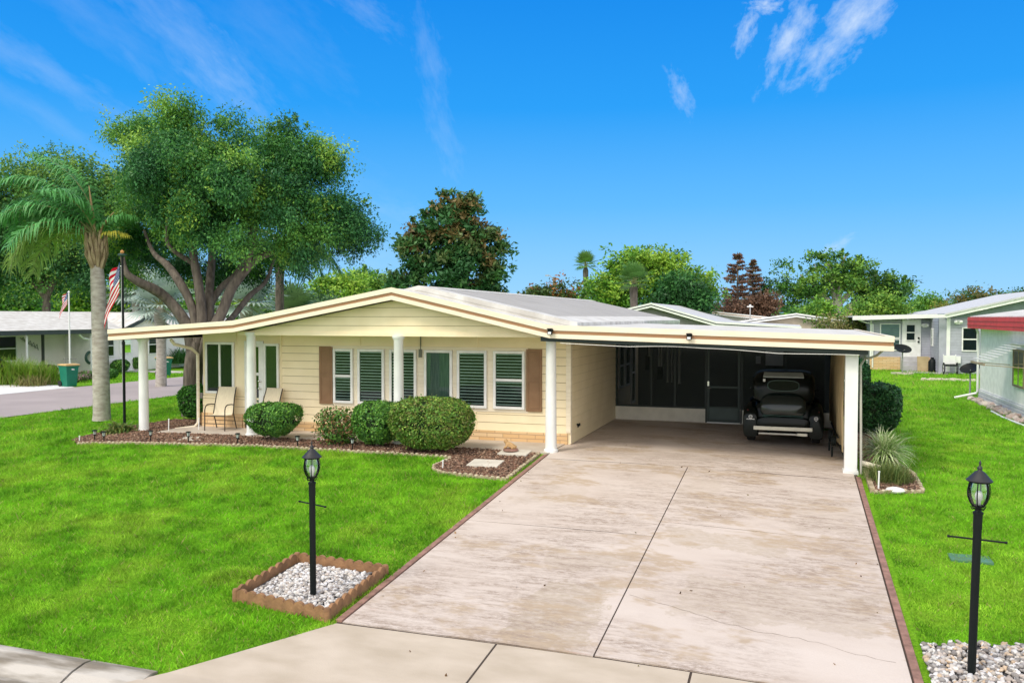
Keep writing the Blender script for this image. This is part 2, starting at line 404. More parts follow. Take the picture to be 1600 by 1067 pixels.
def vnoise(x, y, s, seed=0):
    """cheap smooth value noise"""
    r = np.random.RandomState(seed).rand(257, 257); x = np.asarray(x) / s + 500; y = np.asarray(y) / s + 500
    xi = np.floor(x).astype(int); yi = np.floor(y).astype(int); fx = x - xi; fy = y - yi; fx = fx * fx * (3 - 2 * fx); fy = fy * fy * (3 - 2 * fy)
    a = r[xi % 257, yi % 257]; b = r[(xi + 1) % 257, yi % 257]; c = r[xi % 257, (yi + 1) % 257]; d = r[(xi + 1) % 257, (yi + 1) % 257]
    return a * (1 - fx) * (1 - fy) + b * fx * (1 - fy) + c * (1 - fx) * fy + d * fx * fy

def grassground():
    m = bpy.data.materials.new('lawn'); m.use_nodes = True; t = m.node_tree; b = t.nodes['Principled BSDF']; b.inputs['Roughness'].default_value = .9
    b.inputs['Specular IOR Level'].default_value = .1
    tcn = t.nodes.new('ShaderNodeTexCoord')
    def noise(sc, det=6):
        n = t.nodes.new('ShaderNodeTexNoise'); n.inputs['Scale'].default_value = sc; n.inputs['Detail'].default_value = det; n.inputs['Roughness'].default_value = .65
        t.links.new(tcn.outputs['Object'], n.inputs['Vector']); return n.outputs['Fac']
    def rp(v, st):
        r = t.nodes.new('ShaderNodeValToRGB'); t.links.new(v, r.inputs[0]); e = r.color_ramp.elements
        e[0].position = st[0][0]; e[0].color = st[0][1] + (1,); e[1].position = st[-1][0]; e[1].color = st[-1][1] + (1,)
        for p_, c_ in st[1:-1]: q = e.new(p_); q.color = c_ + (1,)
        return r.outputs[0]
    c1 = rp(noise(1.1, 8), [(.3, (.12, .32, .012)), (.5, (.21, .48, .018)), (.68, (.30, .50, .04))])
    c2 = rp(noise(26, 6), [(.3, (.5, .5, .5)), (.7, (1.15, 1.15, 1.15))])
    mx = t.nodes.new('ShaderNodeMix'); mx.data_type = 'RGBA'; mx.blend_type = 'MULTIPLY'; mx.inputs[0].default_value = 1
    t.links.new(c1, mx.inputs[6]); t.links.new(c2, mx.inputs[7]); t.links.new(mx.outputs[2], b.inputs['Base Color'])
    bp = t.nodes.new('ShaderNodeBump'); bp.inputs['Strength'].default_value = .8; bp.inputs['Distance'].default_value = .05
    t.links.new(noise(40, 5), bp.inputs['Height']); t.links.new(bp.outputs[0], b.inputs['Normal'])
    return m
lawnm = grassground()
xs = np.unique(np.concatenate([np.array([-900, -400, -150, -80, -50, -40]), np.arange(-34, 16.1, .5), np.array([20, 30, 60, 150, 400, 900])]))
ys = np.unique(np.concatenate([np.array([-300, -100, -40, -20, -14, -10.3, -10.1]), np.arange(-10, 0, 1.), np.array([0, 1, 3, 6, 10, 20, 40, 80, 150, 300, 700, 1500])]))
XX, YY = np.meshgrid(xs, ys); ZZ = g(XX, YY) - .012 - .22 * (YY < -10.2) * (YY > -30)
nx = len(xs); idx = np.arange(XX.size).reshape(XX.shape)
q = np.stack([idx[:-1, :-1], idx[:-1, 1:], idx[1:, 1:], idx[1:, :-1]], -1).reshape(-1, 4)
gr = npmesh('ground', np.stack([XX, YY, ZZ], -1), 4, lawnm, faces=q)
struct(gr, 'bright green lawn around the houses')

def sheet(name, poly, m, dz=.004, label=None, step=1.0, thick=0):
    """polygon draped on the terrain"""
    import bmesh
    bm = bmesh.new(); vs = [bm.verts.new((x, y, 0)) for x, y in poly]; bm.faces.new(vs)
    for a in np.arange(-12, 1, 2.): bmesh.ops.bisect_plane(bm, geom=bm.verts[:] + bm.edges[:] + bm.faces[:], plane_co=(0, a, 0), plane_no=(0, 1, 0))
    for a in np.arange(-34, 9, 1.): bmesh.ops.bisect_plane(bm, geom=bm.verts[:] + bm.edges[:] + bm.faces[:], plane_co=(a, 0, 0), plane_no=(1, 0, 0))
    for v in bm.verts: v.co.z = gz(v.co.x, v.co.y) + dz
    bmesh.ops.recalc_face_normals(bm, faces=bm.faces)
    if sum(f.normal.z for f in bm.faces) < 0: bmesh.ops.reverse_faces(bm, faces=bm.faces)
    me = bpy.data.meshes.new(name); bm.to_mesh(me); bm.free(); me.materials.append(m)
    o = bpy.data.objects.new(name, me); COL.objects.link(o)
    if thick:
        s_ = o.modifiers.new('s', 'SOLIDIFY'); s_.thickness = thick; s_.offset = -1
    return struct(o, label)

# side street to the left, front street, gutter
sheet('side_street', [(-27.6, -10), (-20.1, -10), (-20.1, 130), (-27.6, 130)], asph, .01, 'pale asphalt side street left of the house')
sheet('front_street', [(-60, -22), (40, -22), (40, -10.62), (-60, -10.62)], asph, -.085, 'asphalt street in front of the driveway')
sheet('neighbour_driveway', [(-36, 8.0), (-27.62, 8.0), (-27.62, 14.3), (-29, 14.9), (-36, 14.9)], mat('white_concrete', (.74, .74, .74), .8, col2=(.66, .66, .67)), .012, 'white concrete driveway across the side street')
sheet('footpath', [(-34, 24.0), (-27.62, 24.0), (-27.62, 25.6), (-34, 25.6)], mat('path_concrete', (.58, .53, .50), .8), .012, 'concrete path to the white house')
sheet('footpath', [(-30.9, 25.6), (-29.6, 25.6), (-29.6, 60), (-30.9, 60)], MATS['path_concrete'], .013, 'concrete path along the far lawn')
# curb gutter (rolled curb): lengths with joints
mb = MB(); prof = [(-10.02, .02), (-10.12, .03), (-10.28, -.0), (-10.45, -.07), (-10.75, -.078), (-10.75, -.2), (-10.02, -.2)]
for i, (a, b) in enumerate([(-30, -27), (-27, -24), (-24, -21), (-21, -18), (-18, -15), (-15, -12), (-12, -9), (-9, -6), (-6, -3.9), (-3.88, -1.95), (-1.93, -1.12), (7.2, 10), (10, 13)]):
    n = 6
    for k in range(n):
        x0 = a + (b - a) * k / n; x1 = a + (b - a) * (k + 1) / n
        if k == n - 1: x1 -= .012
        z0, z1 = gz(x0, -10.1), gz(x1, -10.1)
        pts = [(x0, y, z + z0) for y, z in prof] + [(x1, y, z + z1) for y, z in prof]; m_ = len(prof)
        mb.add(pts, [(j, (j + 1) % m_, (j + 1) % m_ + m_, j + m_) for j in range(m_)] + [tuple(range(m_)), tuple(range(2 * m_ - 1, m_ - 1, -1))])
struct(mb.build('curb', curbm), 'weathered rolled concrete curb along the front lawn')

# driveway slabs with real joints
def slab(x0, x1, y0, y1, jit=0):
    m_ = MB(); nyy = max(1, int((y1 - y0) / 1.0)); nxx = 3
    ya = sorted(set([y0 + (y1 - y0) * i / nyy for i in range(nyy + 1)] + ([0.0] if y0 < 0 < y1 else [])))
    xa = [x0 + (x1 - x0) * i / nxx for i in range(nxx + 1)]
    vs = [(x, y, gz(x, y) + .006 + jit) for y in ya for x in xa]; n_ = len(xa)
    fs = [(j * n_ + i, j * n_ + i + 1, (j + 1) * n_ + i + 1, (j + 1) * n_ + i) for j in range(len(ya) - 1) for i in range(nxx)]
    m_.add(vs, fs)
    rim = [(x0, y0), (x1, y0), (x1, y1), (x0, y1)]
    m_.add([(x, y, gz(x, y) + .006 + jit) for x, y in rim] + [(x, y, gz(x, y) - .08) for x, y in rim], [(0, 1, 5, 4), (1, 2, 6, 5), (2, 3, 7, 6), (3, 0, 4, 7)])
    return m_
allm = MB()
for (x0, x1, yb) in [(.05, 2.882, [-8.52, -4.75, -.62]), (2.899, 5.84, [-8.5, -4.05, -.62]), (.05, 5.84, [-.61, 5.9])]:
    for i in range(len(yb) - 1):
        q_ = slab(x0, x1, yb[i] + .009, yb[i + 1] - .007, .001 * (i % 2)); allm.add(q_.v, q_.f)
struct(allm.build('driveway', conc), 'worn cream concrete driveway with dark streaks')
sheet('joint_bed', [(-.6, -11.2), (6.6, -11.2), (5.9, -8.5), (5.9, 6), (-.02, 6), (-.02, -8.6)], mat('joint_dirt', (.07, .05, .04), .95), -.006, 'dark joints between the driveway slabs')
for poly in ([(-2.0, -11.3), (-1.02, -10.0), (.0, -8.56), (1.86, -8.55), (1.86, -11.3)], [(1.885, -11.3), (1.885, -8.55), (3.84, -8.53), (3.84, -11.3)], [(3.865, -11.3), (3.865, -8.53), (5.95, -8.53), (7.1, -10.0), (8, -11.3)]):
    sheet('driveway_apron', poly, apronm, .006, 'smooth tan concrete apron at the foot of the driveway', thick=.05)
# crack
mb = MB(); x, y = 2.95, -6.9; pts = []
while x < 5.8: pts.append((x, y, gz(x, y) + .0075)); x += .09; y += random.uniform(-.045, .035) - .012
for a, b in zip(pts, pts[1:]): 
    w_ = random.uniform(.0015, .0045); mb.add([(a[0], a[1] - w_, a[2]), (b[0], b[1] - w_, b[2]), (b[0], b[1] + w_, b[2]), (a[0], a[1] + w_, a[2])], [(0, 1, 2, 3)])
struct(mb.build('pavement_crack', mat('crack', (.22, .16, .12), .9)), 'thin crack across the driveway')
# red painted edging strips either side
for x0, x1, y0, y1, lab in [(-.045, .035, -8.5, -.3, 'red painted concrete edging on the lawn side of the driveway'), (5.86, 5.94, -9.6, -.35, 'red painted concrete edging on the right side of the driveway')]:
    mb = MB(); yy = y0
    while yy < y1 - .05:
        ye = min(yy + 1.2, y1); m4 = [(x0, yy), (x1, yy), (x1, ye - .008), (x0, ye - .008)]
        mb.add([(x, y, gz(x, y) + .018) for x, y in m4] + [(x, y, gz(x, y) - .05) for x, y in m4], [(0, 1, 2, 3), (0, 1, 5, 4), (1, 2, 6, 5), (2, 3, 7, 6), (3, 0, 4, 7)]); yy = ye
    struct(mb.build('driveway_edging', redm), lab)
# porch slab
sheet('porch_floor', [(-9.9, -.32), (-8.2, -.18), (.04, -.18), (.04, 1.2), (-9.9, 1.2)], slabm, .02, 'pale concrete porch floor under the front roof', thick=.06)

# ------------------------------------------------------------------ stuff: mulch, gravel, grass
BED = [(-10.95, -1.56), (-8.04, -1.22), (-6.5, -1.0), (-4.77, -1.02), (-3.19, -.97), (-1.95, -1.0), (-1.75, -1.12), (-1.78, -1.4), (-1.86, -1.7), (-1.76, -2.0), (-1.49, -2.2), (-.81, -2.3), (-.14, -2.38), (-.13, -.28), (-1.2, -.2), (-4, -.2), (-8.3, -.2), (-9.9, -.30), (-9.9, 2.2), (-11.4, 2.2), (-11.6, .5), (-11.5, -1.2)]
BED2 = [(6.06, -1.34), (6.87, -1.04), (6.88, .2), (6.72, 1.2), (6.75, 7), (6.06, 7)]
PLN = [(-1.51, -8.30), (-1.50, -7.02), (-.14, -7.12), (-.15, -8.50)]
GRV = [(6.02, -9.9), (6.02, -7.22), (6.5, -7.05), (7.2, -6.92), (9.5, -6.9), (9.5, -9.9)]
def inside(px, py, poly):
    px = np.asarray(px); py = np.asarray(py); c = np.zeros(px.shape, bool); n = len(poly)
    for i in range(n):
        x0, y0 = poly[i]; x1, y1 = poly[(i + 1) % n]
        if y0 == y1: continue
        c ^= ((y0 > py) != (y1 > py)) & (px < (x1 - x0) * (py - y0) / (y1 - y0) + x0)
    return c
def scatter(poly, dens, seed):
    r = np.random.RandomState(seed); a = np.array(poly); lo, hi = a.min(0), a.max(0)
    n = int(dens * (hi[0] - lo[0]) * (hi[1] - lo[1])); p = lo + (hi - lo) * r.rand(n, 2)
    return p[inside(p[:, 0], p[:, 1], poly)], r
soil = mat('mulch_soil', (.10, .055, .035), .95, col2=(.045, .025, .018), nscale=18, bump=.8, bscale=45)
sheet('mulch_bed_ground', BED, soil, .01, 'dark soil of the front garden bed')
sheet('mulch_bed_ground', BED2, soil, .01, 'dark soil of the right garden bed')
def rot_frames(n, r, tilt=.5):
    a = r.rand(n) * 2 * pi; nz = np.stack([r.randn(n) * tilt, r.randn(n) * tilt, np.ones(n)], 1); nz /= np.linalg.norm(nz, axis=1)[:, None]
    t = np.stack([np.cos(a), np.sin(a), np.zeros(n)], 1); t -= nz * (t * nz).sum(1)[:, None]; t /= np.linalg.norm(t, axis=1)[:, None]
    return t, np.cross(nz, t), nz
def chips(poly, dens, seed, name, label):
    p, r = scatter(poly, dens, seed); n = len(p); t, b, nz = rot_frames(n, r, .45)
    c = np.stack([p[:, 0], p[:, 1], g(p[:, 0], p[:, 1]) + .02 + r.rand(n) * .025], 1)
    l = (.014 + .022 * r.rand(n))[:, None]; w_ = (.007 + .012 * r.rand(n))[:, None]; h = .006
    cor = [c + t * l * sx + b * w_ * sy + nz * sz * h for sz in (-1, 1) for sx, sy in ((-1, -1), (1, -.7), (.9, 1), (-1, .8))]
    V = np.stack(cor, 1); base_ = (np.arange(n) * 8)[:, None, None]
    fc = np.array([(4, 5, 6, 7), (0, 1, 5, 4), (1, 2, 6, 5), (2, 3, 7, 6), (3, 0, 4, 7)])[None] + base_
    pal = np.array([(.15, .085, .055), (.24, .14, .09), (.09, .055, .04), (.34, .23, .16), (.18, .09, .06)]); ti = pal[r.randint(0, 5, n)] * (.7 + .6 * r.rand(n))[:, None]
    return stuff(npmesh(name, V.reshape(-1, 3), 4, stonem, tint=ti, faces=fc.reshape(-1, 4)), label)
chips(BED, 1000, 1, 'bark_mulch', 'brown bark mulch covering the front garden bed')
chips(BED2, 1000, 2, 'bark_mulch', 'brown bark mulch in the bed beside the carport')
import bmesh as _bm
_b = _bm.new(); _bm.ops.create_icosphere(_b, subdivisions=2, radius=1); ICOV = np.array([v.co[:] for v in _b.verts]); ICOF = np.array([[v.index for v in f.verts] for f in _b.faces]); _b.free()
def pebbles(P_, r, s0, s1, pal, name, label, zoff=.0):
    n = len(P_); nv = len(ICOV); t, b, nz = rot_frames(n, r, .5)
    s_ = (s0 + (s1 - s0) * r.rand(n))[:, None]; base_ = ICOV[None] * (1 + .13 * r.randn(n, nv, 1))
    sc = np.stack([s_[:, 0], s_[:, 0] * (.6 + .3 * r.rand(n)), s_[:, 0] * (.45 + .3 * r.rand(n))], 1)
    L_ = base_ * sc[:, None, :]
    V = L_[..., 0:1] * t[:, None] + L_[..., 1:2] * b[:, None] + L_[..., 2:3] * nz[:, None] + P_[:, None]
    fc = ICOF[None] + (np.arange(n) * nv)[:, None, None]
    pal = np.array(pal); ti = pal[r.randint(0, len(pal), n)] * (.8 + .35 * r.rand(n))[:, None]
    return npmesh(name, V.reshape(-1, 3), 3, stonem, tint=ti, faces=fc.reshape(-1, 3), smooth=True)
PALW = [(.62, .60, .57), (.52, .47, .42), (.68, .66, .66), (.44, .38, .34), (.58, .55, .53), (.22, .20, .19), (.30, .28, .27)]
sheet('gravel_bed_ground', PLN, mat('gravel_soil', (.07, .07, .075), .95), .012, 'dark ground under the lamp post gravel')
sheet('gravel_bed_ground', GRV, MATS['gravel_soil'], .012, 'dark ground under the gravel right of the driveway')
inn = [(-1.40, -8.2), (-1.39, -7.12), (-.26, -7.22), (-.27, -8.38)]
p, r = scatter(inn, 1250, 5); pc = np.stack([p[:, 0], p[:, 1], g(p[:, 0], p[:, 1]) + .03 + .02 * r.rand(len(p))], 1)
stuff(pebbles(pc, r, .019, .035, PALW, 'gravel', ''), 'white pebbles inside the scalloped square around the left lamp post')
p, r = scatter(GRV, 900, 6); pc = np.stack([p[:, 0], p[:, 1], g(p[:, 0], p[:, 1]) + .02 + .03 * r.rand(len(p))], 1)
stuff(pebbles(pc, r, .02, .038, PALW + [(.55, .42, .30), (.30, .28, .27)], 'gravel', ''), 'grey and white pebbles around the right lamp post')

def blades(regions, excl, dens, h0, h1, wd, seed, name, label):
    VS = []; TS = []
    for poly, dn, hs in regions:
        p, r = scatter(poly, dn, seed); seed += 1
        ok = np.ones(len(p), bool)
        for e in excl: ok &= ~inside(p[:, 0], p[:, 1], e)
        p = p[ok]; n = len(p); x, y = p[:, 0], p[:, 1]; z = g(x, y) - .015
        a = r.rand(n) * 2 * pi; h = (h0 + (h1 - h0) * r.rand(n)) * hs; wv = wd * hs * (.7 + .6 * r.rand(n))
        h *= .6 + .8 * vnoise(x, y, .3, 11); h[r.rand(n) < .03] *= 1.5
        lean = .25 + .75 * r.rand(n); la = r.rand(n) * 2 * pi
        dx, dy = np.cos(a) * wv, np.sin(a) * wv; lx, ly = np.cos(la) * h * lean, np.sin(la) * h * lean
        v0 = np.stack([x - dx, y - dy, z], 1); v1 = np.stack([x + dx, y + dy, z], 1)
        v2 = np.stack([x + dx * .6 + lx * .45, y + dy * .6 + ly * .45, z + h * .6], 1); v3 = np.stack([x + lx, y + ly, z + h], 1)
        VS.append(np.stack([v0, v1, v2, v3], 1).reshape(-1, 3))
        nn = .25 * vnoise(x, y, 1.8, 3) + .38 * vnoise(x, y, .34, 4) + .37 * vnoise(x, y, .13, 5)
        A = np.array([.115, .32, .014]); B_ = np.array([.235, .53, .022]); C_ = np.array([.44, .60, .06])
        k = np.clip((nn - .25) / .45, 0, 1)[:, None]; c = A * (1 - k) + B_ * k
        yl = np.clip((vnoise(x, y, .7, 9) - .55) / .25, 0, 1)[:, None] * .45; c = c * (1 - yl) + C_ * yl
        dr = (r.rand(n) < .05); c[dr] = np.array([.38, .34, .12]); c = c * ((.62 + .6 * r.rand(n)) * (.72 + .56 * vnoise(x, y, .22, 15)))[:, None] * 1.12
        TS.append(c)
    return stuff(npmesh(name, np.concatenate(VS), 4, grassm, tint=np.concatenate(TS)), label)
APR = [(-1.10, -10.02), (.0, -8.58), (0, -8.4), (6.05, -8.4), (6.05, -12), (-1.3, -12)]
DRV = [(-.11, -8.6), (6.01, -8.6), (6.01, 20), (-.11, 20)]
HSE = [(-9.9, -.33), (.2, -.33), (.2, 20), (-9.9, 20)]
blades([([(-7.5, -10.03), (-.0, -10.03), (-.05, -5), (-5.5, -5)], 2600, .85), ([(-10, -5), (-.05, -5), (-.05, -1), (-12, -1.0), (-12, -5)], 1500, 1.0), ([(-9, -10), (-7.2, -10), (-5.5, -5), (-11, -5)], 1000, 1.1),
        ([(-20.05, -3.5), (-12, -3.5), (-11, 0), (-9.9, 12), (-20.05, 12)], 380, 1.35), ([(-20.05, 12), (-9.9, 12), (-9.9, 24), (-20.05, 24)], 90, 2.0)],
       [BED, PLN, APR, HSE], 0, .035, .075, .0055, 21, 'grass', 'mown grass of the front lawn')
blades([([(6.02, -7.3), (9.6, -7.3), (9.6, -2), (6.02, -2)], 2400, .85), ([(6.02, -2), (11, -2), (11, 6), (6.02, 6)], 1000, 1.0), ([(6.02, 6), (11.2, 6), (11.2, 16), (6.02, 16)], 350, 1.35), ([(6.02, 16), (18, 16), (18, 33), (6.02, 33)], 90, 2.0)],
       [BED2, GRV, [(5.8, 6.5), (7.6, 6.5), (7.6, 7.5), (5.8, 7.5)]], 0, .03, .065, .0055, 41, 'grass', 'mown grass of the side lawn right of the driveway')
blades([([(-30, 25.6), (-27.65, 25.6), (-27.65, 50), (-30, 50)], 60, 2.2), ([(-33.5, 15.5), (-27.65, 16.5), (-27.65, 24), (-33.5, 24)], 60, 2.2)], [], 0, .04, .07, .006, 61, 'grass', 'grass verge across the side street')

# scalloped edging
def scallop_run(mb, pts, step, h, t, m=1):
    """continuous wall with a scalloped top along a polyline"""
    P_ = [Vector((x, y)) for x, y in pts]
    for a, b in zip(P_, P_[1:]):
        ln = (b - a).length; n = max(1, round(ln / step)); d = (b - a) / ln; nn = Vector((-d.y, d.x)) * t / 2
        K = 6; prev = None
        for i in range(n * K + 1):
            f = i / (n * K); q_ = a + (b - a) * f; ph = (i % K) / K
            zt = gz(q_.x, q_.y) + h * (.68 + .32 * sin(pi * ph) ** .6) if i % K else gz(q_.x, q_.y) + h * .68
            z0 = gz(q_.x, q_.y) - .04
            cur = [(q_.x + nn.x, q_.y + nn.y, z0), (q_.x + nn.x * .8, q_.y + nn.y * .8, zt), (q_.x - nn.x * .8, q_.y - nn.y * .8, zt), (q_.x - nn.x, q_.y - nn.y, z0)]
            if prev: mb.add(prev + cur, [(0, 4, 5, 1), (1, 5, 6, 2), (2, 6, 7, 3)] + ([(0, 1, 2, 3)] if i == 1 else []) + ([(4, 7, 6, 5)] if i == n * K else []))
            prev = cur
pe = thing('planter_edging', 'square of terracotta scalloped edging around the left lamp post gravel', 'garden edging', (-.83, -7.76, gz(-.83, -7.76)))
def local(mb, loc):
    mb.v = [(a - loc[0], b - loc[1], c - loc[2]) for a, b, c in mb.v]; return mb
for i in range(4):
    a, b = PLN[i], PLN[(i + 1) % 4]; mb = MB(); d = Vector((b[0] - a[0], b[1] - a[1])).normalized() * .035
    scallop_run(mb, [(a[0] + d.x, a[1] + d.y), (b[0] - d.x, b[1] - d.y)], .15, .145, .05)
    local(mb, pe.location).build('edging_side', terra, pe)
for (x, y) in PLN:
    mb = MB(); mb.lathe([(.042, -.05), (.044, .11), (.034, .135), (.0, .14)], (x, y, gz(x, y)), 12); local(mb, pe.location).build('corner_post', terra, pe, smooth=True)
def edging(name, pts, label):
    o = thing(name, label, 'garden edging', (pts[0][0], pts[0][1], gz(*pts[0])))
    mb = MB(); scallop_run(mb, pts, .11, .05, .045); local(mb, o.location).build('scalloped_edging', edgem, o)
    mb = MB(); rr = random.Random(3)
    for a, b in zip(pts, pts[1:]):
        ln = math.hypot(b[0] - a[0], b[1] - a[1]); n = int(ln / .11)
        for k in range(n):
            f = (k + .5) / n; x, y = a[0] + (b[0] - a[0]) * f, a[1] + (b[1] - a[1]) * f; s_ = rr.uniform(.85, 1.1)
            mb.lathe([(.01, .0), (.034 * s_, .01), (.038 * s_, .045 * s_), (.024, .06 * s_), (.004, .064 * s_)], (x, y, gz(x, y)), 8)
    c = local(mb, o.location).build('cap_stones', mat('pale_cap_stone', (.54, .46, .33), .9, col2=(.30, .24, .15), nscale=14), o, smooth=True); c['kind'] = 'stuff'
    return o
edging('bed_edging', BED[:13] + [(-.14, -.35)], 'low scalloped cream edging around the front garden bed')
edging('bed_edging', [(6.06, -1.34), (6.87, -1.06), (6.87, .2), (6.72, 1.2), (6.75, 4.5)], 'low cream edging around the bed beside the carport')
mb = MB(); m4 = [(6.02, -1.3), (6.10, -1.3), (6.10, .2), (6.02, .2)]
mb.add([(x, y, gz(x, y) + .07) for x, y in m4] + [(x, y, gz(x, y) - .05) for x, y in m4], [(0, 1, 2, 3), (0, 1, 5, 4), (1, 2, 6, 5), (2, 3, 7, 6), (3, 0, 4, 7)])
tag(mb.build('edging_board', edgem), 'straight cream edging board beside the red strip at the carport bed', 'garden edging')
# ------------------------------------------------------------------ the main house
def xf(mb, M):
    if M is not None: mb.v = [tuple(M @ Vector(v)) for v in mb.v]
    return mb
groove = mat('siding_groove_shade', (.34, .27, .13), .8)  # darker colour paints in the shadow line under each siding board
def lap(mb, x0, x1, y, z0, z1, h=.186, xl=None, xr=None, t=.022, gap=.011):
    """siding boards facing -Y with a recessed groove between them; xl/xr give the clipped edge at height z"""
    z = z0
    while z < z1 - .005:
        ze = min(z + h, z1); zt = ze - gap
        e = lambda q: (xl(q) if xl else x0, xr(q) if xr else x1)
        a0, b0 = e(z); a1, b1 = e(zt); a2, b2 = e(ze)
        mb.k = 0; mb.add([(a0, y - t, z), (b0, y - t, z), (b1, y - t * .6, zt), (a1, y - t * .6, zt), (a0, y - .002, z), (b0, y - .002, z), (a1, y - .002, zt), (b1, y - .002, zt)], [(0, 1, 2, 3), (4, 5, 1, 0), (3, 2, 7, 6)])
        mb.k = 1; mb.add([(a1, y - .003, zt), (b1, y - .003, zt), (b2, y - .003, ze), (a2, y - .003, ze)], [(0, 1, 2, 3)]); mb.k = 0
        z = ze
    return mb
def window(parent, x0, x1, z0, z1, y, kind='blinds', M=None, fw=.06, name='window', frm=None):
    frm = frm or whitew
    fr = MB(); o = .05
    for a in ((x0, x0 + fw, z0, z1), (x1 - fw, x1, z0, z1), (x0 + fw, x1 - fw, z0, z0 + fw), (x0 + fw, x1 - fw, z1 - fw, z1)): fr.box(a[0], a[1], y - o, y + .01, a[2], a[3])
    X0, X1, Z0, Z1 = x0 + fw, x1 - fw, z0 + fw, z1 - fw; zm = Z0 + (Z1 - Z0) * .5
    if kind in ('hung', 'hungplain', 'dark'): fr.box(X0, X1, y - o + .006, y, zm - .03, zm + .03)
    if kind in ('slide', 'slider'): xm = (X0 + X1) / 2; fr.box(xm - .03, xm + .03, y - o + .006, y, Z0, Z1)
    w_ = xf(fr, M).build(name, frm, parent, bevel=.004)
    mb = MB(); mb.add([(X0, y - .006, Z0), (X1, y - .006, Z0), (X1, y - .006, Z1), (X0, y - .006, Z1)], [(0, 1, 2, 3)])
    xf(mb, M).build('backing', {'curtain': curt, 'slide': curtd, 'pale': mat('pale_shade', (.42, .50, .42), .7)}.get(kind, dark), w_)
    if kind in ('blinds', 'hung'):
        mb = MB(); z = Z0 + .03
        while z < Z1 - .02:
            mb.add([(X0 + .01, y - .032, z), (X1 - .01, y - .032, z), (X1 - .01, y - .012, z + .021), (X0 + .01, y - .012, z + .021)], [(0, 1, 2, 3)]); z += .070
        b = xf(mb, M).build('blinds', blind, w_)
    mb = MB(); mb.add([(X0, y - .036, Z0), (X1, y - .036, Z0), (X1, y - .036, Z1), (X0, y - .036, Z1)], [(0, 1, 2, 3)])
    xf(mb, M).build('pane', glass, w_)
    return w_

H = thing('manufactured_house', 'cream sided house with low gabled porch roof, brown shutters and open carport', 'house')
YW = 1.05; XL, XR = -9.52, .16
mb = MB(); mb.box(XL, XR, YW, YW + .12, -.05, 2.44)
mb.box(XL, XL + .12, YW + .12, 8.4, -.05, 2.44)                        # left end wall
mb.box(XL + .12, -6.9, 8.28, 8.4, -.05, 2.5)
mb.box(XR - .12, XR, YW + .12, 17.0, -.05, 2.60); mb.box(-6.7, -6.58, 8.4, 17, -.05, 2.6); mb.box(-6.58, XR - .12, 16.88, 17, -.05, 2.6)
mb.build('wall', cream, H)
mb = MB(); lap(mb, -7.17, XR - .0, YW, .24, 2.09); lap(mb, XL, -7.19, YW, .36, .80)
# seams
for x in (-5.0, -.62 - 1.4, -8.5): mb.box(x - .02, x + .02, YW - .02, YW, 2.1, 2.42)
mb.box(-7.2, -7.165, YW - .03, YW, .1, 2.42)
xm = -2.05; mb.box(xm - .025, xm + .025, YW - .03, YW, .24, .66)
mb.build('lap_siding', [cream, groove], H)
mb = MB(); mb.box(-5.78, -.80, YW - .034, YW - .001, .66, .735); mb.box(-5.78, -.80, YW - .034, YW - .001, 2.04, 2.11)
for a, b in ((-5.165, -5.045), (-4.335, -4.205), (-3.505, -3.315), (-2.605, -2.495), (-1.765, -1.615), (-5.78, -5.705), (-.865, -.80)): mb.box(a, b, YW - .031, YW - .001, .735, 2.04)
mb.build('window_surround', creamt, H, bevel=.004)
mb = MB()
mb.box(XR - .09, XR + .016, YW - .034, YW - .001, 0.26, 2.40); mb.box(XR, XR + .018, YW - .001, YW + .1, .02, 2.4)
mb.build('corner_trim', creamt, H, bevel=.004)
mb = MB(); mb.box(XL - .02, -8.32, YW - .055, YW - .002, -.04, .36); mb.box(-8.3, XR - .06, YW - .04, YW - .002, -.04, .24); mb.box(XL - .04, XL - .002, YW - .055, 8.4, -.04, .36)
mb.build('brick_skirt', brickm, H)
mb = MB(); Ms = Matrix.Translation((XR, 0, 0)) @ Matrix.Rotation(pi / 2, 4, 'Z')
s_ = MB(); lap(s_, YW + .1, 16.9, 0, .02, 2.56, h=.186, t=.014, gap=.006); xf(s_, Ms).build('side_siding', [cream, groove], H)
mb = MB(); mb.lathe([(.02, 0), (.02, .06), (.035, .065), (.035, .085)], (XR, 1.6, .38), 8, 'x'); mb.box(XR + .03, XR + .05, 1.57, 1.63, .32, .38); mb.build('hose_tap', blackm, H)
# windows on the front
for (a, b, k) in [(-5.70, -5.17, 'hung'), (-5.04, -4.34, 'blinds'), (-4.20, -3.51, 'blinds'), (-3.31, -2.61, 'curtain'), (-2.49, -1.77, 'blinds'), (-1.61, -.87, 'hung')]:
    window(H, a, b, .735, 2.035, YW - .028, k)
window(H, -9.42, -8.55, .86, 2.16, YW, 'slide')
window(H, -7.68, -7.24, .84, 2.14, YW, 'slide2')
for a, b in ((-6.09, -5.73), (-.84, -.48)):
    mb = MB(); mb.box(a, b, YW - .058, YW - .012, .70, 2.08)
    for z0, z1 in ((.76, 1.36), (1.42, 2.02)): 
        mb.box(a + .05, a + .065, YW - .066, YW - .058, z0, z1); mb.box(b - .065, b - .05, YW - .066, YW - .058, z0, z1); mb.box(a + .065, b - .065, YW - .066, YW - .058, z0, z0 + .015); mb.box(a + .065, b - .065, YW - .066, YW - .058, z1 - .015, z1)
    mb.build('shutter', shutm, H, bevel=.004)
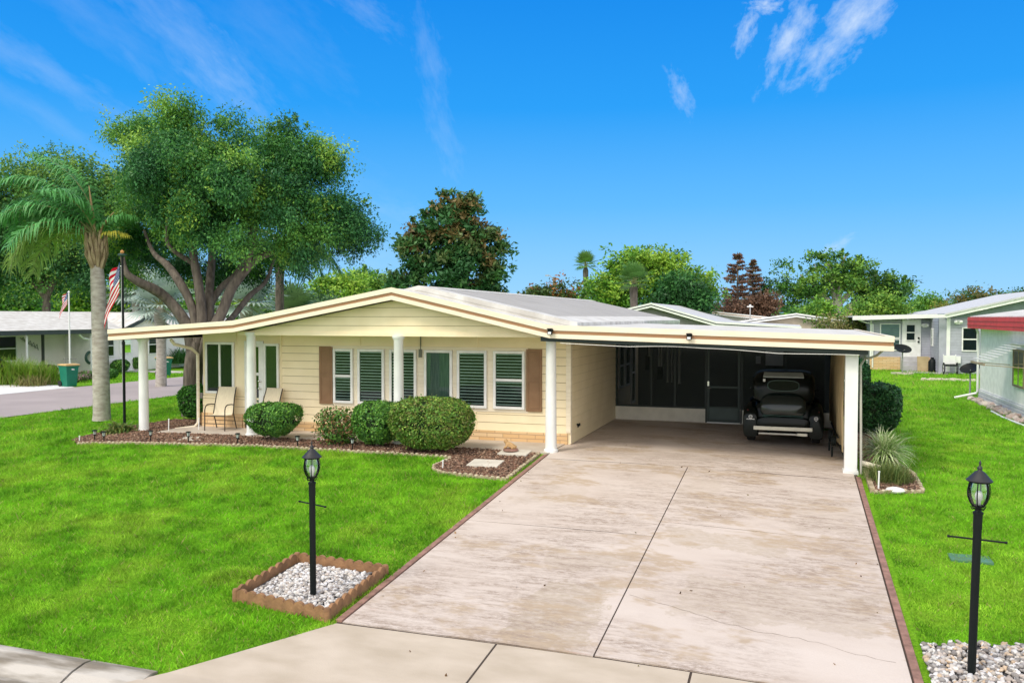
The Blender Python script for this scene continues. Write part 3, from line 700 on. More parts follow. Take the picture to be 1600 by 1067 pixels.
# front door
dr = MB(); dr.box(-8.24, -8.18, YW - .04, YW - .001, .02, 2.2); dr.box(-7.74, -7.69, YW - .04, YW - .001, .02, 2.2); dr.box(-8.18, -7.74, YW - .04, YW - .001, 2.13, 2.2)
dr.box(-8.18, -8.11, YW - .03, YW - .001, .02, 2.13); dr.box(-7.83, -7.74, YW - .03, YW - .001, .02, 2.13); dr.box(-8.11, -7.83, YW - .03, YW - .001, .02, .60); dr.box(-8.11, -7.83, YW - .03, YW - .001, 1.34, 1.41); dr.box(-8.11, -7.83, YW - .03, YW - .001, 2.05, 2.13)
d_ = dr.build('front_door', whitew, H, bevel=.004)
mb = MB(); mb.add([(-8.11, YW - .016, .6), (-7.83, YW - .016, .6), (-7.83, YW - .016, 2.05), (-8.11, YW - .016, 2.05)], [(0, 1, 2, 3)]); mb.build('pane', glassmat('door_glass', (.35, .5, .45), .45), d_)
mb = MB(); mb.add([(-8.11, YW - .006, .6), (-7.83, YW - .006, .6), (-7.83, YW - .006, 2.05), (-8.11, YW - .006, 2.05)], [(0, 1, 2, 3)]); mb.build('backing', curtd, d_)
for z in (1.02, 1.20):
    mb = MB(); mb.lathe([(.028, 0), (.03, -.02), (.018, -.03), (.03, -.055), (.02, -.07), (.0, -.072)], (-7.78, YW - .03, z), 10, 'y'); mb.build('handle', chrome, d_, smooth=True)
mb = MB(); mb.tube([(-3.41, YW - .03, 1.95), (-3.41, YW - .03, 2.42)], .015, 6); mb.box(-3.45, -3.37, YW - .06, YW - .014, 1.86, 2.05); mb.build('cable_box', mat('box_grey', (.16, .17, .13), .6), H, bevel=.004)
mb = MB(); mb.box(-9.66, -9.54, 1.0, 1.08, .72, .86); mb.build('outlet_box', mat('outlet_grey', (.3, .3, .3), .5), H, bevel=.004)
# porch roof: fascia following the front polyline
FP = [(-11.11, 2.48), (-7.52, 2.70), (-3.45, 3.42), (.09, 2.62), (6.40, 2.44)]
YF = -.35
mb = MB(); mb.strip(FP, YF, YF + .05, -.25, -.002); mb.k = 1; mb.strip(FP, YF - .012, YF, -.162, -.098); mb.k = 0; mb.strip(FP, YF - .03, YF, -.095, .012); mb.strip(FP, YF - .022, YF, -.255, -.165)
for xe, s in ((FP[0][0], -1), (FP[-1][0], 1)):
    z = FP[0][1] if s < 0 else FP[-1][1]; a, b = (xe - .05, xe - .001) if s < 0 else (xe + .001, xe + .05); yb = 8.6 if s < 0 else 8.9
    mb.box(a, b, YF, yb, z - .25, z - .002); e1_ = lambda q: (a - q, b) if s < 0 else (a, b + q); mb.box(*e1_(.02), YF - .033, yb, z - .095, z + .010); mb.k = 1; mb.box(*e1_(.008), YF - .015, yb, z - .162, z - .098); mb.k = 0; mb.box(*e1_(.015), YF - .025, yb, z - .257, z - .165)
mb.build('fascia', [creamt, brown], H)
def pl(x):
    for (a, za), (b, zb) in zip(FP, FP[1:]):
        if a <= x <= b: return za + (zb - za) * (x - a) / (b - a)
mb = MB()
mb.strip([FP[1], FP[2], FP[3]], YF + .02, .9, -.05, -.006)
mb.strip([FP[0], FP[1], (-6.7, 2.74)], YF + .02, 8.6, -.05, -.008)
mb.strip([(.05, 2.63), (.09, 2.62), FP[4]], YF + .02, 8.9, -.055, -.010)
mb.build('porch_roof', roofw, H)
# raised main roof
MP = [(-6.95, 2.66), (-3.2, 3.44), (.42, 2.63)]
mb = MB(); mb.strip(MP, .50, 17.4, -.05, .045); mb.build('main_roof', roofm, H)
mb = MB(); mb.strip([(-6.99, 2.651), (-3.2, 3.44), (.46, 2.621)], .46, 1.05, -.045, .058); mb.strip([(-.15, 2.757), (.46, 2.621)], 1.05, 17.4, -.04, .056); mb.strip([(-3.4, 3.398), (-3.2, 3.44), (-3.0, 3.395)], 1.05, 17.4, .04, .062); mb.strip([(-6.99, 2.652), (-6.4, 2.774)], 1.05, 17.4, -.04, .056)
mb.build('roof_edge_coating', roofw, H)
mb = MB(); mb.box(.455, .459, 2.5, 17.2, 2.545, 2.556); mb.build('eave_dark_line', dark, H)  # thin dark line along the lower edge of the right eave
mb = MB(); mb.strip([(-6.95, 2.66), (-3.2, 3.44), (.42, 2.63)], .47, .49, -.20, -.04); mb.box(.30, .455, .47, 17.3, 2.45, 2.60); mb.build('roof_riser', roofw, H)
# gable face above the porch
zb = 2.405
gl = lambda z: -7.52 + (z + .10 - 2.45 + .0) / (3.17 - 2.45) * (4.07) - .0
gl = lambda z: min(-3.45, -7.62 + max(0, (z - 2.42)) / .75 * 4.17)
gr_ = lambda z: max(-3.45, .12 - max(0, (z - 2.38)) / .79 * 3.57)
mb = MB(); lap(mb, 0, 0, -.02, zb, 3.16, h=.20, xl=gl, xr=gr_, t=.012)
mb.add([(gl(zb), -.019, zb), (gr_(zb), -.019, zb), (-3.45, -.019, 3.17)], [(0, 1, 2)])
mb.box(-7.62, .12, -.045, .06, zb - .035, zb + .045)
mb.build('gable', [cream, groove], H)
mb = MB(); mb.box(-7.5, XR, .06, YW, 2.405, 2.43); mb.build('porch_ceiling', cream, H)
# porch columns
def column(x, zt, zb_, sq=False):
    mb = MB()
    if not sq: mb.lathe([(.15, zb_ - .1), (.15, zb_ + .05), (.125, zb_ + .07), (.118, zb_ + .14), (.112, zb_ + 1.0), (.104, zt - .10), (.125, zt - .07), (.14, zt - .04), (.14, zt)], (x, 0, 0), 24)
    else: mb.box(x - .135, x + .135, -.13, .13, zb_ - .1, zb_ + .06); mb.box(x - .11, x + .11, -.105, .105, zb_ + .06, zt)
    mb.build('porch_column', white, H, smooth=not sq, bevel=.006 if sq else 0)
column(.02, 2.385, .0); column(-3.47, 2.385, .0); column(-7.30, 2.44, .0); column(-10.45, 2.27, -.05); column(5.79, 2.19, -.09, True)
mb = MB(); mb.box(-10.7, -10.2, -.25, .25, -.3, -.02); mb.build('column_footing', slabm, H, bevel=.02)
# carport gap shadow, rear beam, wire, downspouts, lights
mb = MB(); mb.strip([(-.12, 2.40), (6.05, 2.21)], YF + .06, YF + .16, -.10, -.005); mb.build('carport_gap_shadow', darkframe, H)  # dark strip painting in the gap shadow below the fascia
mb = MB(); mb.strip([(.2, 2.40), (6.3, 2.21)], 5.8, 5.9, -.12, 0.1); mb.build('rear_beam', darkframe, H)
mb = MB(); pts = []
for i in range(49):
    x = .3 + i * 5.6 / 48; pts.append((x, -.31, 2.275 - .031 * x - -.012 * abs(sin(i * pi / 12)) - .02 * sin(i * .21)))
mb.tube(pts, .006, 5); mb.build('hanging_wire', white, H)
def pipe(pts, r=.035, m=white, nm='downspout'):
    mb = MB(); mb.tube(pts, r, 8); mb.build(nm, m, H, smooth=True)
pipe([(-9.78, .2, 2.24), (-9.76, .3, 2.12), (-9.62, .75, 2.0), (-9.60, .95, 1.85), (-9.60, .95, .12), (-9.64, .85, -.0), (-9.9, .5, -.02), (-10.5, -.1, -.05)], .04, creamt)
pipe([(6.32, -.1, 2.2), (6.22, .1, 2.08), (6.02, .2, 2.0), (5.95, .05, 1.9), (5.955, -.08, .9), (5.965, -.14, -.08)], .022, mat('pipe_grey', (.42, .40, .34), .5))
pipe([(5.98, .0, .10), (6.3, .05, .02), (6.65, .15, -.04)], .05, creamt, 'drain_pipe')
def flood(x, z):
    mb = MB(); mb.box(x - .055, x + .055, YF - .06, YF - .03, z, z + .05); mb.box(x - .05, x + .05, YF - .15, YF - .06, z + .045, z + .065); mb.box(x - .045, x + .045, YF - .12, YF - .055, z - .065, z + .045)
    f = mb.build('security_light', blackm, H, bevel=.005)
    mb = MB(); mb.box(x - .032, x + .032, YF - .128, YF - .12, z - .05, z - .005); mb.build('lens', mat('lens_white', (.8, .82, .85), .2), f)
flood(.12, 2.50); flood(2.88, 2.42)
# carport: kneewall, screen frame, screen door
YS = 5.92
mb = MB(); mb.box(XR + .01, 2.58, YS, YS + .1, -.02, .36); mb.box(3.52, 5.72, YS, YS + .1, -.02, .36); mb.build('knee_wall', mat('knee_wall_beige', (.74, .71, .63), .7), H)
mb = MB()
for x in (XR + .03, 1.15, 1.78, 2.59, 3.51, 4.6, 5.70): mb.box(x - .03, x + .03, YS + .005, YS + .065, .36 if x not in (2.59, 3.51) else 0, 2.45)
for a, b in ((XR, 2.56), (3.54, 5.73)): mb.box(a, b, YS + .008, YS + .06, .36, .41)
mb.box(XR, 5.73, YS + .002, YS + .07, 2.12, 2.18)
mb.build('screen_frame', darkframe, H)
scr = screenmat('insect_screen', (.004, .014, .013), .62)
for a, b in ((XR + .06, 1.12), (1.18, 1.75), (1.81, 2.56), (3.54, 4.57), (4.63, 5.67)): mb = MB(); mb.add([(a, YS + .03, .41), (b, YS + .03, .41), (b, YS + .03, 2.12), (a, YS + .03, 2.12)], [(0, 1, 2, 3)]); mb.build('insect_screen', scr, H)
dm = mat('screen_door_frame', (.022, .045, .040), .45)
mb = MB(); a, b = 2.63, 3.47
mb.box(a, a + .06, YS - .03, YS, .03, 2.1); mb.box(b - .06, b, YS - .03, YS, .03, 2.1); mb.box(a + .06, b - .06, YS - .03, YS, 2.03, 2.1); mb.box(a + .06, b - .06, YS - .03, YS, .92, .98); mb.box(a + .06, b - .06, YS - .03, YS, .03, .10); mb.box(a + .06, b - .06, YS - .03, YS, .40, .44)
sdoor = mb.build('screen_door', dm, H, bevel=.004)
mb = MB(); mb.box(a + .06, b - .06, YS - .02, YS - .01, .10, .40); mb.build('kick_panel', mat('kick_panel', (.05, .085, .08), .4), sdoor)
mb = MB(); mb.add([(a + .06, YS - .015, .44), (b - .06, YS - .015, .44), (b - .06, YS - .015, 2.03), (a + .06, YS - .015, 2.03)], [(0, 1, 2, 3)]); mb.build('insect_screen', scr, sdoor)
mb = MB(); mb.box(a + .01, a + .05, YS - .06, YS - .03, .98, 1.10); mb.tube([(a + .03, YS - .08, .93), (a + .1, YS - .1, .93)], .012, 6); mb.build('handle', chrome, sdoor)
mb = MB(); mb.box(a, b, YS - .06, YS, .0, .028); mb.build('threshold', mat('threshold_metal', (.5, .5, .48), .4, 1), sdoor)
# screened room behind
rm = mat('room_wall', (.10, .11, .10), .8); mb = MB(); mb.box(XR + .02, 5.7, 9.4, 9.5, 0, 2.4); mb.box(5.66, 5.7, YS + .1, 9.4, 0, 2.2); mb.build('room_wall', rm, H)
My = Ms
for y0, y1, z0, z1 in ((6.25, 6.95, .8, 2.05), (7.15, 7.85, .8, 2.05), (8.1, 8.7, .2, 2.05)): window(H, y0, y1, z0, z1, -.015, 'hungplain', M=My, name='side_window')
mb = MB(); mb.box(4.0, 4.5, 9.36, 9.4, 1.35, 1.8); mb.box(3.72, 3.86, 9.36, 9.4, 1.4, 1.62); mb.build('wall_panel', mat('panel_white', (.6, .62, .6), .5), H)
mb = MB(); mb.box(XR, 5.8, YS, 9.6, -.03, .003); mb.build('room_floor', slabm, H)
# hanging tools and jalousie strips seen through the screen
tm = mat('tool_pale', (.70, .74, .70), .5)
TL = ['short pale strip hanging leftmost behind the carport screen', 'widest pale strip hanging above a black bag behind the screen', 'thin pale pole right of the widest strip behind the screen', 'thinnest pale pole in the middle of the hanging row', 'brightest long pale strip at the right end of the hanging row', 'slim pale strip just left of the brightest strip']
for ti_, (x, y, z0, z1, w_) in enumerate(((1.05, YS + .2, 1.75, 2.12, .025), (1.35, YS + .22, 1.45, 2.12, .055), (1.55, YS + .24, 1.05, 2.12, .02), (1.66, YS + .24, 1.05, 2.12, .014), (1.86, YS + .25, 1.02, 2.12, .028), (1.74, YS + .26, 1.1, 2.0, .02))):
    mb = MB(); mb.box(x - w_, x + w_, y, y + .02, z0, z1); mb.box(x - w_ * 1.3, x + w_ * 1.3, y - .004, y + .024, z0 - .03, z0)
    tag(mb.build('hanging_tool', tm), TL[ti_], 'garden tool', 'long tools hanging behind the carport screen')
for x, z0, z1, w_ in ((1.0, 1.35, 1.75, .05), (1.35, 1.1, 1.45, .07)):
    mb = MB(); mb.box(x - w_, x + w_, YS + .2, YS + .24, z0, z1); mb.tube([(x, YS + .22, z1), (x, YS + .22, 2.1)], .01, 6)
    tag(mb.build('hanging_bag', blackm), 'small black bag hanging behind the left carport screen' if x < 1.2 else 'larger black bag hanging behind the carport screen under a pale strip', 'bag')
# tan roll-down shade on the right side
mb = MB(); n = 60; vs = []; m_ = 12
for i in range(n + 1):
    y = .22 + 5.55 * i / n
    for j in range(m_ + 1):
        f = j / m_; z = 2.12 - (2.12 - .22 - .05 * sin(y * 2.1)) * f
        vs.append((5.70 + .035 * sin(y * 7 + f * 2) * f + .02 * sin(y * 17) - .03 * sin(pi * f), y, z))
fs = [(i * (m_ + 1) + j, (i + 1) * (m_ + 1) + j, (i + 1) * (m_ + 1) + j + 1, i * (m_ + 1) + j + 1) for i in range(n) for j in range(m_)]
mb.add(vs, fs); o = mb.build('carport_shade', tanm, H, smooth=True)
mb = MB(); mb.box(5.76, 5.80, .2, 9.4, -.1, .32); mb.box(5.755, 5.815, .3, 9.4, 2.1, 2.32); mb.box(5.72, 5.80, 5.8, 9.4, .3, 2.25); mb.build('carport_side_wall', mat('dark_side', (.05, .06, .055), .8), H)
pipe([(5.62, 1.0 + .5 * 0, .42), (5.64, 2.2, .33), (5.6, 3.4, .42)], .02, blackm, 'shade_roller')

# bits resting low at the right inside edge of the carport
for i, (x, y, r_, lab) in enumerate([(5.52, 1.2, .09, 'dark coil of hose hanging low at the carport shade, nearest the column'), (5.5, 2.0, .12, 'dark coil of hose at the foot of the carport shade beside the car')]):
    mb = MB(); 
    for k in range(3): mb.tube([(x + .03 * k, y + r_ * cos(a * pi / 8), .32 + r_ * sin(a * pi / 8)) for a in range(17)], .014, 6)
    mb.tube([(x, y, .20 - 0), (x, y, 0)], .02, 6); tag(mb.build('hose_coil', blackm, smooth=True), lab, 'hose')

# ------------------------------------------------------------------ vintage style coupe
V_ = thing('vintage_car', 'glossy black vintage style coupe parked rear outwards in the carport', 'car', (4.57, 2.62, 0), 0)
# trunk and lower body
mb = MB(); mb.loft([(-.02, .50, .30, .62), (.0, .60, .26, .80), (.06, .65, .24, .92), (.45, .66, .24, 1.0), (1.0, .66, .24, 1.0), (1.9, .56, .28, .98), (2.0, .42, .32, .96), (2.7, .32, .36, .93), (2.95, .28, .38, .90), (3.0, .24, .42, .86)], 36, 4)
body = mb.build('body', carpaint, V_, smooth=True)
mb = MB(); mb.loft([(.14, .55, .90, 1.22), (.17, .62, .88, 1.38), (.24, .645, .86, 1.47), (.36, .66, .86, 1.53), (.65, .67, .86, 1.565), (1.2, .67, .86, 1.575), (1.65, .65, .86, 1.55), (1.85, .56, .86, 1.46), (1.98, .5, .86, 1.1)], 48, 5)
cab = mb.build('cabin', carpaint, V_, smooth=True)
mb = MB(); mb.add([(-.43, .20, 1.475), (.43, .20, 1.475), (.41, .40, 1.555), (-.41, .40, 1.555), (-.43, .20, 1.445), (.43, .20, 1.445)], [(0, 1, 2, 3), (4, 5, 1, 0)]); mb.build('roof_pale_strip', mat('roof_strip_grey', (.30, .33, .31), .6), cab)  # pale grey strip across the rear edge of the cabin roof
def oval(cx, cz, a, b, ex=2.6, n=32): return [(cx + a * math.copysign(abs(cos(2 * pi * k / n)) ** (2 / ex), cos(2 * pi * k / n)), cz + b * math.copysign(abs(sin(2 * pi * k / n)) ** (2 / ex), sin(2 * pi * k / n))) for k in range(n)]
ring = oval(0, 1.28, .33, .115, 3.0); mb = MB()
mb.tube([(x, .118, z) for x, z in ring + ring[:2]], .010, 6, cap=False); wr = mb.build('rear_window', mat('window_ring', (.06, .10, .09), .25, .6), V_, smooth=True)
mb = MB(); mb.add([(x, .116, z) for x, z in ring] + [(x * 1.06, .16, 1.28 + (z - 1.28) * 1.06) for x, z in ring], [tuple(range(32))] + [(k, (k + 1) % 32, (k + 1) % 32 + 32, k + 32) for k in range(32)]); mb.build('pane', mat('car_glass', (.002, .003, .003), .15, spec=.15), wr)
mb = MB(); mb.box(-.43, -.38, .10, .15, 1.36, 1.42); mb.build('cabin_lamp', mat('emblem_white', (.75, .75, .75), .4), V_)
# trunk lid bulge
mb = MB(); mb.loft([(-.12, .20, .70, .76), (-.105, .44, .64, .88), (-.07, .48, .62, .96), (.0, .48, .62, 1.04), (.08, .46, .62, 1.09), (.13, .40, .64, 1.12), (.2, .3, .7, 1.12)], 32, 4); mb.build('trunk_lid', mat('trunk_gloss', (.010, .018, .017), .22, col2=(.008, .015, .014), coat=.15), V_, smooth=True)
for z_, w_ in ((.635, .42), (.60, .44), (.505, .46)):
    mb = MB(); mb.tube([(-w_, -.10, z_ + .01), (0, -.135, z_), (w_, -.10, z_ + .01)], .009, 8); mb.build('trunk_trim', mat('trim_green', (.05, .10, .09), .25), V_, smooth=True)
mb = MB(); mb.box(-.27, -.24, -.17, -.10, .52, .58); mb.build('trunk_handle', chrome, V_, bevel=.005)
mb = MB(); mb.loft([(-.22, .46, .38, .50), (-.20, .54, .34, .60), (.1, .55, .26, .64)], 20, 4); mb.build('rear_pan', carpaint, V_, smooth=True)
for s in (-1, 1):
    for yc, nm in ((.42, 'rear_fender'), (2.5, 'front_fender')):
        mb = MB(); vs = []; n = 18; m_ = 14
        for i in range(n + 1):
            a = -.25 + (pi + .5) * i / n
            for k in range(m_):
                b = 2 * pi * k / m_; R = .43 + .10 * cos(b) ; hx = .155 * sin(b)
                vs.append((s * (.665 + hx), yc - R * cos(a) * 1.05, .30 + R * sin(a) * 1.0))
        fs = [(i * m_ + k, i * m_ + (k + 1) % m_, (i + 1) * m_ + (k + 1) % m_, (i + 1) * m_ + k) for i in range(n) for k in range(m_)] + [tuple(range(m_)), tuple(n * m_ + k for k in range(m_))]
        mb.add(vs, fs); mb.lathe([(.40, -.1), (.44, 0), (.40, .10)], (s * .66, yc, .33), 24, 'x') if False else None
        f_ = mb.build(nm, carpaint, V_, smooth=True)
        mb = MB(); mb.lathe([(.20, -.085), (.27, -.09), (.30, -.06), (.30, .06), (.27, .09), (.20, .085)], (s * .685, yc, .30), 28, 'x'); wh = mb.build('wheel', tyrem, V_, smooth=True)
        mb = MB(); mb.lathe([(.19, -.05), (.2, 0), (.19, .05), (.05, .075)] if s > 0 else [(.05, -.075), (.19, -.05), (.2, 0), (.19, .05)], (s * .685, yc, .30), 20, 'x'); mb.build('rim', chrome, wh, smooth=True)
    mb = MB(); mb.loft([(-.15, .15, .16, .62, s * .68), (-.13, .16, .14, .70, s * .68), (-.06, .165, .14, .78, s * .68), (.10, .165, .14, .86, s * .68), (.3, .15, .3, .90, s * .68)], 24, 3.6); mb.build('fender_skirt', carpaint, V_, smooth=True)
    mb = MB(); mb.box(s * .50 if s > 0 else -.66, .66 if s > 0 else -.50, .9, 2.0, .24, .29); mb.build('running_board', blackm, V_, bevel=.01)
    # round white emblem with wordmark bar on the fender
    mb = MB(); cx = s * .68; cz = .60
    mb.tube([(cx + .036 * cos(a * pi / 10), -.150 + .0, cz + .036 * sin(a * pi / 10)) for a in range(21)], .007, 6); mb.box(cx - .028, cx + .028, -.155, -.148, cz - .004, cz + .010)
    mb.box(cx - .012, cx + .012, -.155, -.148, cz - .052, cz - .036)
    if s < 0:
        for k in range(9): mb.box(cx - .085 + k * .0195, cx - .070 + k * .0195, -.156, -.148, cz - .062 - .000, cz - .044 + .004 * (k % 2))
    mb.build('emblem', MATS['emblem_white'], V_)
    mb = MB(); mb.lathe([(.01, 0), (.018, .02), (.015, .04), (.0, .045)], (s * .74, -.12, .74), 12, 'y'); mb.build('tail_light', mat('tail_red', (.12, .01, .01), .2), V_, smooth=True)
    mb = MB(); mb.tube([(s * .56, 1.75, 1.0), (s * .74, 1.72, 1.06)], .012, 6); mb.lathe([(.0, -.02), (.03, -.015), (.03, .0), (.0, .01)], (s * .76, 1.72, 1.07), 14, 'y'); mb.build('mirror', carpaint, V_, smooth=True)
    mb = MB(); mb.box(s * .672 - .006, s * .672 + .006, .75, 1.5, 1.12, 1.42); mb.build('side_window', MATS['car_glass'], V_)
    mb = MB(); mb.lathe([(.0, .0), (.07, .02), (.095, .1), (.09, .12), (0, .13)], (s * .42, 2.7, .82), 16, 'y'); mb.build('headlight', chrome, V_, smooth=True)
bmp = mat('bumper_chrome', (.66, .64, .56), .28, .55)
mb = MB(); mb.box(-.61, .61, -.30, -.26, .33, .42); b_ = mb.build('bumper', bmp, V_, bevel=.012)
mb = MB(); mb.tube([(-.50, -.27, .255), (.5, -.27, .255)], .022, 8); mb.build('lower_bumper', bmp, V_, smooth=True)
mb = MB(); mb.box(.30, .50, -.31, -.295, .235, .29); mb.build('number_plate', bmp, V_)
for s in (-1, 1):
    mb = MB(); mb.box(s * .3 - .02, s * .3 + .02, -.27, .05, .27, .37); mb.build('bumper_bracket', blackm, V_)
mb = MB(); mb.loft([(3.0, .2, .45, .86), (3.03, .2, .44, .87)], 20, 3); mb.build('grille', chrome, V_, smooth=True)
mb = MB(); mb.add([(-.48, 1.99, 1.12), (.48, 1.99, 1.12), (.46, 1.90, 1.46), (-.46, 1.90, 1.46)], [(0, 1, 2, 3)]); mb.build('windscreen', MATS['car_glass'], V_)

# ------------------------------------------------------------------ porch chairs, statue, pavers, lamps
def chair(x, y, rz, label):
    t = thing('patio_chair', label, 'chair', (x, y, .02), rz, 'patio chairs on the porch')
    bz = mat('bronze_metal', (.055, .045, .038), .4, .6); fab = mat('sling_fabric', (.70, .61, .45), .8, col2=(.64, .55, .40), nscale=30, stretch=(1, 1, .1))
    for s in (-1, 1):
        mb = MB(); x_ = s * .27
        mb.tube([(x_, -.26, 0), (x_, -.25, .50), (x_, -.22, .58), (x_, -.14, .625), (x_, .05, .62), (x_, .18, .60)], .014, 8); mb.build('front_leg', bz, t, smooth=True)
        mb = MB(); mb.tube([(x_, .28, 0), (x_, .14, .40), (x_ * .93, .22, .75), (x_ * .9, .33, 1.02)], .014, 8); mb.build('rear_leg', bz, t, smooth=True)
    mb = MB(); mb.tube([(-.27, -.255, .17), (.27, -.255, .17)], .009, 6); mb.tube([(-.27, -.25, .36), (.27, -.25, .36)], .012, 6); mb.tube([(-.27, .2, .2), (.27, .2, .2)], .009, 6); mb.build('stretcher', bz, t)
    mb = MB(); n = 8; vs = []
    pr = [(-.25, .375), (-.1, .362), (.08, .355), (.14, .40), (.17, .55), (.22, .75), (.33, 1.03)]
    for y_, z_ in pr: vs += [(-.25, y_, z_), (.25, y_, z_), (-.25, y_ + .006, z_ - .012), (.25, y_ + .006, z_ - .012)]
    mb.add(vs[:12], [(0, 1, 5, 4), (4, 5, 9, 8), (2, 6, 7, 3), (6, 10, 11, 7)]); mb.build('seat', fab, t)
    mb = MB(); mb.add(vs[8:], [(4 * i, 4 * i + 1, 4 * i + 5, 4 * i + 4) for i in range(4)] + [(4 * i + 2, 4 * i + 6, 4 * i + 7, 4 * i + 3) for i in range(4)]); mb.build('backrest', fab, t, smooth=True)
    return t
chair(-8.62, .56, .12, 'patio chair with bronze arms beside the left brick corner of the porch'); chair(-7.35, .62, -.1, 'pale backed patio chair half hidden behind the clipped hedge by the front door')

st = thing('animal_statue', 'small tan resting animal statue on a red brown base by the porch', 'statue', (-.72, -.42, gz(-.72, -.42) + .075), .3)
tanst = mat('tan_stone', (.52, .33, .15), .8, col2=(.42, .25, .11), nscale=20, bump=.3)
mb = MB(); mb.lathe([(.15, 0), (.16, .02), (.15, .045), (.0, .05)], n=20); mb.build('statue_base', redm, st, smooth=True)
def blobmesh(parts, name, m, parent, loc=None):
    """one continuous skin over a chain: list of (x,y,z,r), edges"""
    vs, es = parts; me = bpy.data.meshes.new(name); me.from_pydata([v[:3] for v in vs], es, []); me.materials.append(m)
    o = bpy.data.objects.new(name, me); COL.objects.link(o); o.parent = parent
    sk = o.modifiers.new('skin', 'SKIN'); sk.use_smooth_shade = True
    for i, v in enumerate(vs): me.skin_vertices[0].data[i].radius = (v[3], v[3])
    me.skin_vertices[0].data[0].use_root = True
    sb = o.modifiers.new('sub', 'SUBSURF'); sb.levels = 2; sb.render_levels = 2
    return o
blobmesh(([(.07, 0, .10, .07), (-.01, 0, .12, .065), (-.07, 0, .15, .045), (-.10, 0, .20, .042), (-.145, 0, .205, .024), (.12, .0, .07, .03), (-.08, -.045, .09, .022), (-.14, -.05, .062, .018), (-.08, .045, .09, .022), (-.14, .05, .062, .018), (.08, -.06, .075, .035), (.01, -.08, .06, .018), (-.09, -.028, .245, .010), (-.09, .028, .245, .010)],
           [(0, 1), (1, 2), (2, 3), (3, 4), (0, 5), (2, 6), (6, 7), (2, 8), (8, 9), (0, 10), (10, 11), (3, 12), (3, 13)]), 'statue_figure', tanst, st)
def paver(x, y, w_, d, h, rz, label):
    mb = MB(); mb.box(-w_ / 2, w_ / 2, -d / 2, d / 2, -.03, h); o = mb.build('paver', stonew, bevel=.006); o.location = (x, y, gz(x, y)); o.rotation_euler = (math.atan(.069) * (y < 0), 0, rz)
    tag(o, label, 'paver')
paver(-.62, -.45, .62, .42, .07, .02, 'raised pale square paver carrying the tan statue'); paver(-.90, -1.42, .62, .52, .06, .05, 'pale square paver set in the mulch beside the driveway'); paver(-8.4, -.72, .55, .4, .04, .2, 'flat pale stepping stone in the mulch near the left columns')
pts = []
mb = MB(); mb.lathe([(.02, 0), (.11, .0), (.13, .03), (.10, .07), (.03, .09), (.0, .09)], n=14)
for i, v in enumerate(mb.v): mb.v[i] = (v[0] * 1.25 * (1 + .1 * sin(i * 2.3)), v[1] * (1 + .1 * sin(i * 1.3)), v[2])
o = mb.build('white_rock', mat('white_rock', (.72, .70, .68), .8, bump=.4), smooth=True); o.location = (6.42, -1.17, gz(6.42, -1.17)); tag(o, 'rounded white rock at the front of the bed beside the carport', 'rock')

def solar(x, y, label):
    t = thing('solar_light', label, 'garden light', (x, y, gz(x, y)), random.uniform(-.2, .2), 'small solar stake lights along the front bed')
    t.rotation_euler.x = random.uniform(-.03, .03)
    mb = MB(); mb.tube([(0, 0, -.03), (0, 0, .15)], .013, 8); mb.build('stake', blackm, t)
    mb = MB(); mb.lathe([(.028, .15), (.034, .165), (.030, .175)], n=10)
    for k in range(4): a = pi / 4 + k * pi / 2; mb.tube([(.035 * cos(a), .035 * sin(a), .165), (.042 * cos(a), .042 * sin(a), .255)], .004, 5)
    mb.lathe([(.030, .255), (.062, .255), (.058, .268), (.035, .278), (.0, .28)], n=4 * 4); mb.build('lamp_cage', blackm, t)
    mb = MB(); mb.lathe([(.026, .172), (.034, .255)], n=12); mb.build('lens', mat('solar_lens', (.55, .60, .60), .15), t, smooth=True)
for x, y, l in [(-10.72, -1.27, 'solar stake light at the far left corner of the front bed'), (-10.30, -1.42, 'second solar stake light from the left end of the front bed'), (-9.2, -1.16, 'solar stake light right of the leftmost porch column'), (-8.22, -1.08, 'solar stake light in front of the patio chair'),
                (-6.96, -.98, 'solar stake light in front of the second porch column'), (-5.45, -.93, 'solar stake light between the clipped hedge and the sparse shrub'), (-4.12, -.90, 'solar stake light between the sparse shrub and the dark hedge')]: solar(x, y, l)
for x, y, h, l in [(-11.0, -1.45, .17, 'short white plastic stake at the far left tip of the bed'), (-1.58, -1.95, .19, 'short white plastic stake inside the curved edging near the pavers'), (6.16, -1.2, .34, 'white plastic stake in the bed right of the carport column'), (-9.1, .35, .30, 'white plastic stake beside the downspout outlet'), (-9.75, .05, .30, 'white plastic stake at the left end of the drain pipe')]:
    mb = MB(); mb.tube([(0, 0, -.03), (.01, 0, h)], .013, 8); mb.lathe([(.018, h - .01), (.018, h + .01)], (.01, 0, 0), 8); o = mb.build('plastic_stake', white); o.location = (x, y, gz(x, y)); tag(o, l, 'stake')

